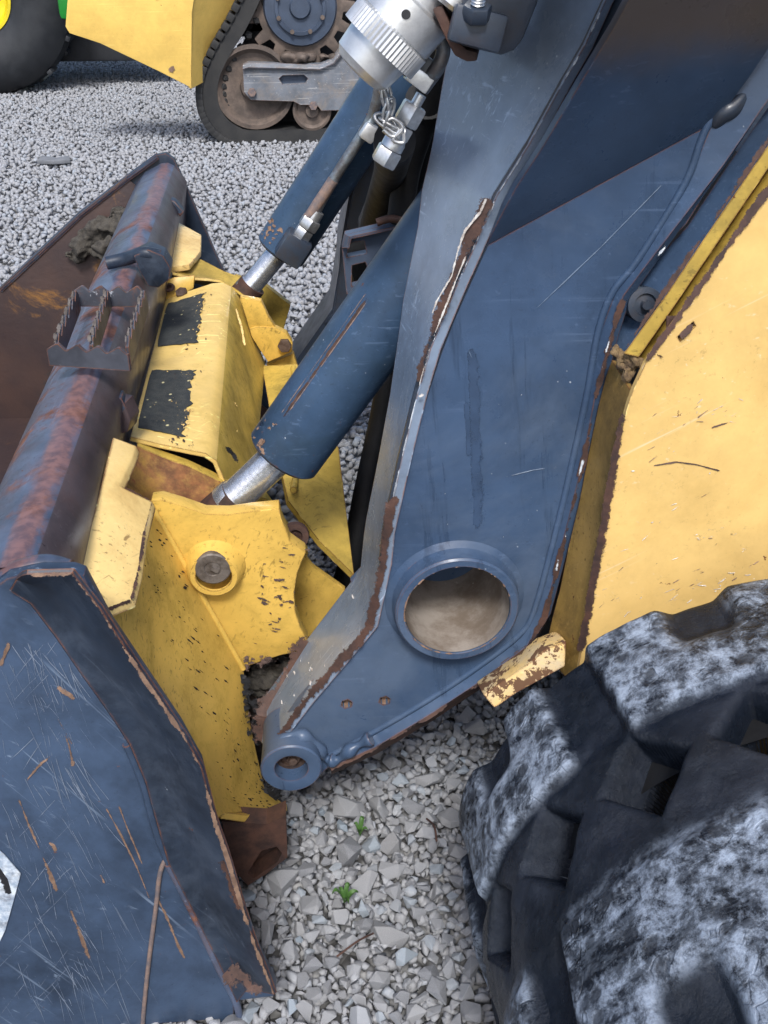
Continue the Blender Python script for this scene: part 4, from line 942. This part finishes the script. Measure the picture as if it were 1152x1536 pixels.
add_lathe(bm, s0, fd, [(0, 0), (0, .006), (.018, .006)], 12); hexnut(bm, s0 + fd * .012, fd, .0145, .022); hexnut(bm, s0 + fd * .036, fd, .0125, .014); add_lathe(bm, s0 + fd * .05, fd, [(0, .010), (.005, .0125), (.013, .0125), (.015, .01)], 20); hexnut(bm, s0 + fd * .064, fd, .015, .018)
fin(bm, 'hose_fitting', M['zinc'], pipe)
# chain hanging from the cap
ch = [Y(572, 125, 1.17), Y(580, 145, 1.17), Y(583, 165, 1.17), Y(578, 182, 1.17), Y(592, 190, 1.17)]
chain = None
for i in range(9):
    t = i / 8 * (len(ch) - 1); k_ = min(int(t), len(ch) - 2); c = ch[k_].lerp(ch[k_ + 1], t - k_); d = (ch[k_ + 1] - ch[k_]).normalized(); u, v_, _ = frame_of(d); side = u if i % 2 else (u * .5 + v_ * .85)
    loop = [c + d * .0125 * math.sin(q) + side * .006 * math.cos(q) for q in np.linspace(0, 2 * math.pi, 13)]
    bm = bmesh.new(); add_tube(bm, loop, .0019, 8, 2, caps=False)
    o = fin(bm, 'chain_link' if chain else 'cap_chain', M['zinc'], chain or loader, angle=60)
    chain = chain or o
for lp in (((575, 185), (590, 178), (604, 192), (590, 205), (575, 195)), ((600, 195), (590, 210), (605, 214), (606, 200))):
    tube('chain_link', [Y(*p, 1.165) for p in lp], .0022, M['zinc'], chain, seg=8)
# black bracket with stud on the arm
br = prism('coupling_bracket', Ys([(682, 62), (690, 20), (700, -60), (830, -60), (806, 8), (786, 58), (772, 78), (752, 84), (716, 76), (694, 70)], 1.10), (.01, .09, .0), M['bracket'], loader, bevel=.008)
prism('mounting_plate', Ys([(648, 14), (664, 8), (686, 62), (700, 74), (716, 78), (716, 92), (700, 93), (682, 84), (668, 58)], 1.115), (.02, .10, .0), M['rust'], br, bevel=.003)
obox('bracket_rib', 716, 42, 1.095, .052, .034, .018, .25, M['bracket'], br, .005)
bm = bmesh.new(); sc_ = Y(714, 30, 1.09); sd_ = (Y(720, -20, 1.08) - sc_).normalized(); hexnut(bm, sc_, sd_, .014, .014); fin(bm, 'nut', M['bracket'], br)
bm = bmesh.new()
for i in range(9): add_lathe(bm, sc_ + sd_ * (.014 + i * .003), sd_, [(0, .0058), (.0015, .0072), (.003, .0058)], 16)
fin(bm, 'threaded_stud', M['zinc'], br)
# black hoses between the arms
for i, pl in enumerate((((592, 212, 1.24), (584, 260, 1.6), (566, 320, 1.75), (548, 400, 1.8), (545, 480, 1.85)), ((640, 150, 1.55), (622, 230, 1.65), (598, 300, 1.72), (580, 360, 1.8), (585, 470, 1.9)), ((668, 120, 1.6), (640, 230, 1.75), (625, 320, 1.85), (610, 400, 1.9)), ((618, 200, 1.7), (606, 280, 1.75), (590, 400, 1.9)))):
    tube('hydraulic_hose', P3(*pl), (.024, .03, .032, .028)[i], M['black'], loader, seg=18, label=None)
for pl, r_ in (((655, 60, 1.5), (640, 160, 1.55), (612, 250, 1.6), (600, 330, 1.62)), .02), (((700, 90, 1.7), (662, 200, 1.78), (650, 320, 1.85), (640, 420, 1.9)), .03), (((600, 480, 1.75), (585, 560, 1.72), (570, 640, 1.7), (548, 740, 1.66), (530, 830, 1.62), (500, 920, 1.6)), .022):
    tube('hydraulic_hose', P3(*pl), r_, M['black'], loader, seg=16)
prism('dark_gap_fill', Ys([(538, 330), (600, 180), (650, 100), (760, 100), (720, 480), (600, 600), (548, 520)], 1.98), (0, .012, 0), M['chassis'], loader)  # dark sheet added behind the hoses to fill the shaded gap
# grey slotted hose bracket
hb = prism('hose_bracket', Ys([(513, 372), (518, 352), (536, 348), (600, 333), (640, 330), (640, 480), (590, 520), (545, 470), (520, 440)], 1.62), (0, .02, 0), M['grey_metal'], loader, holes=[Ys([(524, 365), (546, 361), (550, 380), (520, 386)], 1.62), Ys([(528, 398), (548, 393), (552, 404), (545, 425), (527, 430)], 1.62)])
sheet('bracket_lip', [P3((513, 372, 1.618), (520, 372, 1.6)), P3((518, 352, 1.618), (524, 355, 1.6)), P3((536, 348, 1.618), (538, 352, 1.6)), P3((600, 333, 1.618), (601, 338, 1.6))], M['grey_metal'], hb, thick=.004)
prism('backing', Ys([(515, 360), (640, 340), (640, 480), (540, 460)], 1.68), (0, .01, 0), M['black'], hb)
tube('rope_loop', P3((565, 334, 1.6), (585, 328, 1.6), (605, 331, 1.6)), .006, M['rust'], hb)

# ================================================================== BUCKET
YE, YE2 = .90, 2.66
bucket = thing('bucket', 'charcoal blue loader bucket with scratched end plate and rusty top tube resting on gravel', 'loader bucket', (-.35, 1.78, 0))
ep = [(10, 868), (60, 858), (108, 858), (126, 864), (165, 938), (217, 1015), (270, 1093), (302, 1150), (322, 1230), (343, 1290), (366, 1368), (388, 1430), (407, 1470), (415, 1486), (411, 1495), (352, 1502), (348, 1560)]
e3 = Ys(ep, YE); bot = .006
prof = e3 + [Vector((e3[-1].x - .02, YE, bot)), Vector((-.95, YE, bot)), Vector((-.95, YE, .07)), Vector((-.82, YE, .40)), Vector((-.42, YE, .66))]
ep_o = prism('end_plate', prof, (0, .02, 0), M['bucket'], bucket, bevel=.003, label='near end plate with scratches and a torn white decal')
far3 = [Vector((p.x, YE2, p.z)) for p in prof]
far3[0] = Y(215, 246, YE2); far3[1] = Y(235, 230, YE2); far3[2] = Y(250, 227, YE2); far3[3] = Y(262, 236, YE2)
for i, q_ in enumerate(((280, 275), (297, 315), (312, 348), (327, 383), (341, 412))): far3[4 + i] = Y(*q_, YE2)
fk = [far3[0], far3[1], far3[2], far3[3]] + far3[4:9] + [Vector((-.06, YE2, .05)), Vector((-.08, YE2, bot)), Vector((-.95, YE2, bot)), Vector((-.95, YE2, .24)), Y(0, 430, YE2), Y(120, 318, YE2), Y(190, 262, YE2)]
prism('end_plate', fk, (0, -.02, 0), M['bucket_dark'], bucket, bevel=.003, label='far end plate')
# raised strip along the rear edge, standing proud of the end plate
si = [(14, 884), (44, 905), (82, 955), (120, 1010), (160, 1066), (190, 1112), (214, 1170), (232, 1235), (248, 1292), (276, 1345), (304, 1400), (330, 1452), (352, 1500)]
so_ = [(40, 862), (108, 860), (150, 914), (196, 986), (240, 1050), (276, 1104), (302, 1152), (322, 1230), (343, 1290), (364, 1362), (384, 1422), (400, 1462), (411, 1492)]
rows = []
for a, b in zip(si, so_):
    A = Y(*a, YE - .001); B = Y(*b, YE - .055); m1 = A.lerp(B, .28) + Vector((0, .010, 0)); m0 = A.lerp(B, .06) + Vector((0, -.004, 0)); m2 = A.lerp(B, .6) + Vector((0, .008, 0)); rows.append([A, m0, m1, m2, B])
strip = sheet('wear_strip', rows, M['bucket_dark'], bucket, thick=.005, angle=45)
flakes('rust_edge', [([r[4] + Vector((0, -.001, 0)) for r in rows], .002, .0014)], M['rust_light'], strip, jag=1.1, step=.0022)
flakes('rust_patch', [([Y(345, 1450, YE - .03), Y(375, 1480, YE - .042), Y(402, 1488, YE - .052)], .012, .006), ([Y(335, 1290, YE - .045), Y(350, 1330, YE - .045), Y(365, 1370, YE - .048)], .004)], M['rust'], strip, jag=.8, lift=.008)
tube('weld_ridge', [Y(*p, YE - .002) for p in ((250, 1286), (240, 1310), (234, 1360), (226, 1420), (218, 1490), (212, 1560), (205, 1640))], .003, M['ridge'], ep_o, seg=10)
tube('weld_ridge', [Y(*p, YE - .002) for p in ((190, 1116), (214, 1172), (232, 1238), (252, 1290), (262, 1285))], .005, M['bucket'], ep_o, seg=10)
tube('weld_ridge', [Y(*p, YE - .002) for p in ((252, 1295), (290, 1370), (330, 1455), (356, 1510), (362, 1560))], .005, M['tube'], ep_o, seg=10)
# scratches
def sc(*pts, w=.0016): return ([Y(*p, YE - .0004) for p in pts], w * .7)
flakes('rust_scratches', [sc((28, 1198), (44, 1240), (62, 1280)), sc((62, 1280), (78, 1318), (86, 1340), w=.0026), sc((105, 1362), (120, 1400), (135, 1440), w=.0032), sc((70, 1262), (80, 1268), (84, 1280), w=.003), sc((158, 1210), (180, 1250), (205, 1300), (225, 1350), w=.0012), sc((178, 1208), (190, 1240), (215, 1300), w=.0012),
    sc((232, 1340), (250, 1375), (268, 1420), (278, 1440), w=.002), sc((96, 1098), (104, 1120), (110, 1150), w=.0026), sc((40, 1170), (62, 1145), (76, 1135), w=.0016), sc((85, 1075), (110, 1120), w=.0012), sc((150, 1310), (158, 1328), w=.002), sc((0, 1000), (15, 960), w=.0024), sc((86, 1030), (105, 1042), (112, 1052), w=.003)], M['rust_light'], ep_o, jag=.85, step=.0022)
rr = random.Random(44); L = []
for i in range(240):
    x, y = rr.uniform(0, 230), rr.uniform(960, 1536)
    if x > 60 + (y - 960) * .35: x *= .5; a0 = rr.choice((1.0, 1.08, 1.15, .9, 1.25, 2.3)) + rr.gauss(0, .12); l = rr.uniform(10, 90)
    L.append(sc((x, y), (x + l * .5 * math.cos(a0) + rr.uniform(-2, 2), y + l * .5 * math.sin(a0)), (x + l * math.cos(a0), y + l * math.sin(a0)), w=rr.uniform(.0001, .0004)))
flakes('pale_scratches', L, simple('pale_blue_scratch', (.17, .21, .28), .45, 0, scale=50, bump=0), ep_o, jag=.8, step=.004, rnd=rr)
dec = prism('decal', Ys([(-60, 1250), (-20, 1262), (6, 1282), (31, 1311), (22, 1345), (8, 1395), (0, 1412), (-60, 1440)], YE - .0022), (0, .0012, 0), M['white_decal'], ep_o, bevel=0, label='torn white decal with black marks')
flakes('black_marks', [([Y(*p, YE - .0026) for p in ((-4, 1300), (8, 1318), (16, 1345))], .005, .003), ([Y(*p, YE - .0026) for p in ((-40, 1320), (-20, 1350), (-10, 1390))], .006)], M['darkline'], dec, jag=.5)
# folded top tube
def tube_sec(y, tw=0):
    return [Vector((-.375, y, .60)), Vector((-.375, y, .70)), Vector((-.352, y, .725)), Vector((-.312, y, .744)), Vector((-.296, y, .745)), Vector((-.282, y, .738)), Vector((-.256, y, .70)), Vector((-.268, y, .60))]
ts = [YE + .021 + (YE2 - .041 - YE - .0) * i / 24 for i in range(25)]
bm = bmesh.new(); g = [[bm.verts.new(p) for p in tube_sec(y)] for y in ts]
for r0, r1 in zip(g, g[1:]):
    for j in range(8):
        f = bm.faces.new((r0[j], r0[(j + 1) % 8], r1[(j + 1) % 8], r1[j])); f.material_index = 1 if j in (5, 6) else 0
tt = fin(bm, 'top_tube', [M['tube'], M['tube_side']], bucket, angle=70)
tube('weld_bead', [Y(8, 868, .925), Y(30, 856, .925), Y(70, 848, .93), Y(104, 856, .925)], .012, M['tube'], tt, seg=10)
lathe('tube_end', Vector((-.33, YE + .02, .665)), (0, -1, 0), [(-.03, .06), (.01, .058), (.016, .05), (.016, 0)], M['tube'], tt, seg=24)
# tabs on the tube
def tabq(pts, vec, mat=M['bucket_dark']):
    return prism('tube_tab', pts, vec, mat, tt, bevel=.003)
tabq(P3((128, 590, 1.42), (182, 598, 1.40), (190, 612, 1.40), (186, 625, 1.40), (170, 607, 1.40), (126, 598, 1.42)), (0, .03, 0))
tabq(P3((170, 602, 1.40), (186, 606, 1.40), (196, 630, 1.40), (192, 648, 1.40), (170, 655, 1.40), (172, 622, 1.40)), (0.01, .03, 0), M['tube_side'])
tabq(P3((237, 294, 2.4), (262, 302, 2.39), (276, 318, 2.38), (270, 326, 2.38), (258, 309, 2.38), (238, 300, 2.4)), (0, .03, 0))
tube('weld_splash', P3((160, 395, 1.86), (190, 388, 1.86), (215, 380, 1.84), (240, 384, 1.84)), .012, M['bucket_dark'], tt, seg=8)
tabq(P3((200, 384, 1.83), (222, 374, 1.83), (245, 384, 1.82), (256, 402, 1.82), (254, 420, 1.82), (238, 432, 1.83), (222, 430, 1.83), (208, 405, 1.83)), (.0, .05, .0))
# grip step
ST = .785
def zq(px, py, z=ST): return Z(px, py, z)
step = None
def serr(a, b, h, w, n, name, parent):
    bm = bmesh.new(); d = (b - a); pts_ = []
    for i in range(n):
        t0, t1, t2 = i / n, (i + .5) / n, (i + .62) / n; pts_ += [a + d * t0, a + d * t1 + Vector((0, 0, .009)), a + d * t2 + Vector((0, 0, .009)), a + d * ((i + .92) / n)]
    pts_.append(b); pts_ += [b - Vector((0, 0, h)), a - Vector((0, 0, h))]
    s_ = d.cross(Vector((0, 0, 1))).normalized() * w; add_prism(bm, pts_, s_); return fin(bm, name, M['step'], parent, bevel=0, smooth=False)
M['step'] = paint('worn_step_steel', (.05, .055, .07), var=.4, chip=.4, edge=.95, specks=.3, scratch=.5, rough=.4, rust=.3, chip_col=(.3, .32, .36), edge_r=.003)
A1, A2, A3 = zq(113, 440), zq(160, 440), zq(215, 440); B1, B2, B3 = zq(82, 518), zq(134, 519), zq(188, 521)
step = serr(B1, A1, .026, .005, 6, 'grip_step', bucket); serr(B2, A2, .024, .005, 7, 'tread_bar', step); serr(B3, A3, .028, .005, 7, 'tread_bar', step)
serr(zq(110, 436), zq(219, 437), .024, .005, 4, 'end_bar', step); serr(zq(72, 522), zq(194, 530), .024, .005, 4, 'end_bar', step)
flakes('bright_edge', [([A1.lerp(B1, i / 12) + Vector((0, 0, .004 + .006 * (i % 2))) for i in range(13)], .0018), ([A2.lerp(B2, i / 14) + Vector((0, 0, .004 + .006 * (i % 2))) for i in range(15)], .0022), ([A3.lerp(B3, i / 14) + Vector((0, 0, .004 + .006 * (i % 2))) for i in range(15)], .0018)], M['pin'], step, jag=.6, lift=.006)
# back sheet, floor and cutting edge
bm = bmesh.new()
sec = [(-.365, .66), (-.34, .5), (-.26, .3), (-.2, .18), (-.22, .1), (-.32, .08), (-.6, .085), (-1.05, .10)]
ya, yb = YE + .02, YE2 - .02
sheet('bucket_shell', [[Vector((x, ya, z)), Vector((x, (ya + yb) / 2, z)), Vector((x, yb, z))] for x, z in sec], M['interior'], bucket, thick=.012, angle=50)
bm = bmesh.new(); add_box(bm, (-1.1, 1.78, .095), .22, YE2 - YE, .02); fin(bm, 'cutting_edge', M['interior'], bucket, bevel=.004)
prism('side_liner', [Vector((p.x, YE2 - .021, p.z)) for p in fk[9:]] + [Vector((-.36, YE2 - .021, .68)), Vector((-.30, YE2 - .021, .3))], (0, -.004, 0), M['interior'], bucket)
sheet('top_rim', [P3((0, 430, YE2 - .004), (0, 436, YE2 - .03)), P3((60, 372, YE2 - .004), (62, 378, YE2 - .03)), P3((120, 316, YE2 - .004), (122, 322, YE2 - .03)), P3((190, 262, YE2 - .004), (192, 268, YE2 - .03)), P3((235, 229, YE2 - .004), (236, 236, YE2 - .03))], M['bucket_dark'], bucket, thick=.006)
# soil left in the corner of the bucket
bm = bmesh.new()
for c, s_ in (((150, 352, 2.61), .05), ((170, 338, 2.6), .045), ((130, 368, 2.61), .038), ((112, 382, 2.62), .028), ((182, 328, 2.6), .04), ((160, 372, 2.58), .04)):
    bmesh.ops.create_icosphere(bm, subdivisions=4, radius=s_, matrix=Matrix.Translation(Y(*c)) @ Matrix.Diagonal((1.0, .35, .7, 1)))
for v in bm.verts: v.co += v.normal * (mnoise.noise(v.co * 28) * .016 + mnoise.noise(v.co * 75) * .010)
tag(fin(bm, 'soil_clod', M['soil'], None, angle=70), 'dark clod of dry soil stuck in the far corner of the bucket', 'soil')

# ================================================================== BACKGROUND
# ---- second track loader
YF = 6.3
ft = thing('track_loader', 'dusty yellow track loader parked on the gravel behind, seen by its rubber track', 'loader', Y(430, 215, YF))
outer = [(392, -60), (368, -10), (345, 35), (322, 75), (306, 112), (302, 140), (306, 168), (318, 190), (336, 206), (362, 217), (390, 221), (430, 220), (560, 214), (700, 208)]
inner = [(412, -60), (392, -5), (368, 45), (345, 82), (330, 114), (326, 140), (330, 162), (342, 180), (360, 192), (385, 196), (430, 195), (560, 190), (700, 186)]
inner.insert(9, (368, 195))
rows = [[Y(*a, YF), Y(*a, YF + .4)] for a in outer]
bm = bmesh.new(); o3 = smooth_path(Ys(outer, YF), 6); i3 = smooth_path(Ys(inner, YF), 6)
n_ = min(len(o3), len(i3)); g = []
for k_ in range(n_):
    g.append([bm.verts.new(o3[k_]), bm.verts.new(o3[k_] + Vector((0, .42, 0))), bm.verts.new(i3[k_] + Vector((0, .42, 0))), bm.verts.new(i3[k_])])
for a, b in zip(g, g[1:]):
    for j in range(4): bm.faces.new((a[j], a[(j + 1) % 4], b[(j + 1) % 4], b[j]))
ftr = fin(bm, 'rubber_track', M['far_rubber'], ft, angle=50)
for k_ in range(1, n_ - 1, 2):
    p = o3[k_]; t = (o3[k_ + 1] - o3[k_ - 1]).normalized(); nrm = Vector((t.z, 0, -t.x)); c = p.lerp(i3[k_], -.02)
    if (c - i3[k_]).dot(nrm) < 0: nrm = -nrm
    b_ = bmesh.new(); add_box(b_, p + nrm * .012 + Vector((0, .21, 0)), .04, .45, .042, Matrix((nrm, Vector((0, 1, 0)), t)).transposed()); fin(b_, 'lug', M['far_rubber'], ftr, bevel=.006)
for k_ in range(4, 40, 3):
    p = i3[k_].lerp(o3[k_], -.35); b_ = bmesh.new(); bmesh.ops.create_icosphere(b_, subdivisions=1, radius=.024, matrix=Matrix.Translation(p + Vector((0, .06, 0)))); fin(b_, 'guide_lug', M['far_rubber'], ftr)
ic = Y(381, 132, YF)
wh = lathe('idler_wheel', ic + Vector((0, .02, 0)), (0, -1, 0), [(-.2, 0), (-.2, .2), (0, .222), (.01, .222), (.012, .2), (-.03, .175), (-.035, .08), (0, .07), (0, 0)], M['far_steel'], ft, seg=56, angle=25)
lathe('roller', Y(468, 166, YF), (0, -1, 0), [(-.2, .1), (.0, .108), (.004, .095), (-.01, .08), (-.01, .04), (.01, .035), (.01, 0)], M['far_steel'], ft, seg=40, angle=25)
spc = Y(450, 10, YF + .05)
sp_pts = []
for i in range(15):
    a = 2 * math.pi * i / 15
    for da, r_ in ((-.13, .235), (-.07, .30), (.07, .30), (.13, .235)): sp_pts.append(Vector((spc.x + r_ * math.cos(a + da), spc.y, spc.z + r_ * math.sin(a + da))))
spr = prism('sprocket', sp_pts, (0, .05, 0), M['far_steel'], ft, bevel=.006)
lathe('hub', spc, (0, -1, 0), [(0, .2), (.03, .19), (.035, .14), (.05, .138), (.052, .12), (.04, .118), (.04, .06), (.06, .05), (.06, 0)], M['far_hub'], spr, seg=40, angle=25)
for i in range(8):
    a = .4 + i * math.pi / 4; lathe('bolt', spc + Vector((.127 * math.cos(a), -.05, .127 * math.sin(a))), (0, -1, 0), [(0, .012), (.012, .012), (.012, 0)], M['far_steel'], spr, seg=8)
frp = [(364, 99), (372, 95), (480, 97), (500, 88), (512, 70), (560, 60), (600, 60), (600, 172), (520, 165), (482, 166), (476, 158), (450, 157), (440, 152), (400, 151), (376, 150), (366, 138)]
fsl = [(418, 118), (424, 113), (456, 112), (462, 118), (458, 125), (424, 127)]
frm = prism('track_frame', Ys(frp, YF - .03), (0, .09, 0), M['far_frame'], ft, holes=[Ys(fsl, YF - .03)])
prism('slot_back', Ys([(410, 105), (470, 105), (470, 135), (410, 135)], YF + .0), (0, .02, 0), M['far_hub'], frm)
sheet('frame_lip', [[Y(*a, YF - .03), Y(a[0], a[1] + 7, YF - .055)] for a in ((364, 97), (372, 94), (420, 95), (480, 97), (500, 88), (514, 70))], M['far_frame'], frm, thick=.01)
bm = bmesh.new()
for b_ in ((378, 138), (470, 158)): hexnut(bm, Y(*b_, YF - .03), (0, -1, 0), .024, .025)
fin(bm, 'bolt', M['ridge'], frm)
bm = bmesh.new()
for i in range(26): bmesh.ops.create_icosphere(bm, subdivisions=2, radius=random.uniform(.02, .05), matrix=Matrix.Translation(Y(random.uniform(430, 508), random.uniform(82, 96), YF + random.uniform(0, .1))) @ Matrix.Diagonal((1, 1, .6, 1)))
bm.normal_update()
for v in bm.verts: v.co += v.normal * (mnoise.noise(v.co * 22) * .03 + mnoise.noise(v.co * 60) * .014)
fin(bm, 'packed_soil', M['far_steel'], ft, kind='stuff', angle=80)
pnl = prism('body_panel', Ys([(98, 40), (106, -60), (300, -60), (288, 20), (287, 132), (240, 108), (150, 65), (104, 50)], 6.15), (0, .03, 0), M['far_yellow'], ft, bevel=.006)
sheet('side_panel', [P3((296, -60, 6.15), (400, -60, 6.5)), P3((284, 15, 6.15), (372, 15, 6.5)), P3((287, 133, 6.15), (330, 110, 6.5))], M['far_yellow'], ft, thick=.02)
flakes('rust_chips', [(P3((232, -4, 6.148), (250, -12, 6.148)), .012), (P3((173, 35, 6.148), (175, 36, 6.148)), .012), (P3((252, 105, 6.148), (262, 102, 6.148)), .012)], M['rust_light'], pnl, jag=.6)
bm = bmesh.new(); add_box(bm, Y(480, -40, YF + .5), 1.2, .5, .6); fin(bm, 'chassis', M['chassis'], ft, bevel=.03)
prism('dark_backing', Ys([(420, -60), (395, 10), (350, 90), (338, 140), (350, 178), (390, 188), (700, 180), (700, -60)], YF + .25), (0, .05, 0), M['chassis'], ft)  # dark sheet added behind the wheels to paint the shaded gaps
# ---- tractor
YT = 7.95
tr = thing('tractor', 'green tractor with black tyre and yellow rim at the top of the photo', 'tractor', Y(20, 127, YT))
tc = Y(-37, -4, YT)
tyre = lathe('tyre', tc, (0, -1, 0), [(-.34, .23), (-.38, .34), (-.36, .52), (-.28, .60), (-.14, .62), (.0, .60), (.06, .54), (.09, .42), (.06, .28), (.03, .23), (-.34, .23)], M['tyre'], tr, seg=64)
for i in range(30):
    a = i * math.pi / 15; b_ = bmesh.new()
    rt = Matrix.Rotation(-a, 3, 'Y') @ Matrix.Rotation(.5 * (1 if i % 2 else -1), 3, 'X'); add_box(b_, tc + Vector((.62 * math.cos(a), .14 + (.09 if i % 2 else -.09), .62 * math.sin(a))), .03, .2, .035, Matrix.Rotation(-a, 3, 'Y')); fin(b_, 'tread_bar', M['tyre'], tyre, bevel=.006)
rim = lathe('rim', tc, (0, -1, 0), [(-.3, 0), (-.3, .2), (.0, .232), (.04, .232), (.04, .215), (-.06, .18), (-.08, .1), (-.02, .09), (-.02, 0)], M['rim_yellow'], tr, seg=48)
bm = bmesh.new(); add_box(bm, Y(104, -6, YT - .05), .12, .3, .26); add_box(bm, Y(60, -80, YT + .6), 1.6, .8, .7); fin(bm, 'body', M['green'], tr, bevel=.04)
bm = bmesh.new(); add_box(bm, Y(150, 45, YT + .5), 1.0, .5, .35); fin(bm, 'axle', M['chassis'], tr, bevel=.03)

# ---- small plants and bits on the gravel
def leafy(name, c, n, size, label, cat, seed):
    r = random.Random(seed); t = thing(name, label, cat, c)
    for i in range(n):
        a = i * 2.4 + r.uniform(-.3, .3); l = size * r.uniform(.7, 1.1); wdt = l * .46; bm = bmesh.new(); rows_ = []
        for s_ in range(6):
            q_ = s_ / 5; ww = wdt * math.sin(math.pi * min(1, .12 + q_ * .88)) * .5; x_ = l * q_; z_ = .012 + .018 * math.sin(q_ * 2.2) * (1 + .2 * i)
            rows_.append([bm.verts.new(Matrix.Rotation(a, 3, 'Z') @ Vector((x_, u_ * ww, z_ + abs(u_) * .004)) + Vector(c)) for u_ in (-1, 0, 1)])
        for r0, r1 in zip(rows_, rows_[1:]):
            for j in range(2): bm.faces.new((r0[j], r0[j + 1], r1[j + 1], r1[j]))
        fin(bm, 'leaf', M['leaf'], t, angle=60)
    return t
c = Z(517, 1358, .03); leafy('seedling', (c.x, c.y, .022), 5, .02, 'small bright green seedling with rounded leaves among the gravel stones', 'seedling', 2)
c = Z(540, 1256, .02); leafy('weed', (c.x, c.y, .010), 4, .017, 'tiny dull green weed half hidden between gravel stones below the arm', 'weed', 4)
for i, (a, b) in enumerate((((640, 1228), (655, 1262)), ((505, 1435), (560, 1400)))):
    A = Z(*a, .03); B = Z(*b, .035); tag(tube('twig', [A, A.lerp(B, .5) + Vector((.004, 0, .008)), B], .0016, M['rust'], None, seg=6), ('short reddish stalk lying across stones beside the track', 'thin brown twig lying across pale stones near the seedling')[i], 'twig')
c = Z(82, 236, .03); bm = bmesh.new(); add_prism(bm, [Z(55, 240, .04), Z(62, 233, .045), Z(85, 236, .04), Z(104, 233, .04), (Z(105, 239, .04)), Z(80, 241, .045)], (0, 0, -.02))
tag(fin(bm, 'slate', simple('slate', (.17, .18, .2), .7, 0, scale=20), None, bevel=.003), 'flat dark slate lying on the pale gravel behind the bucket', 'stone slab')
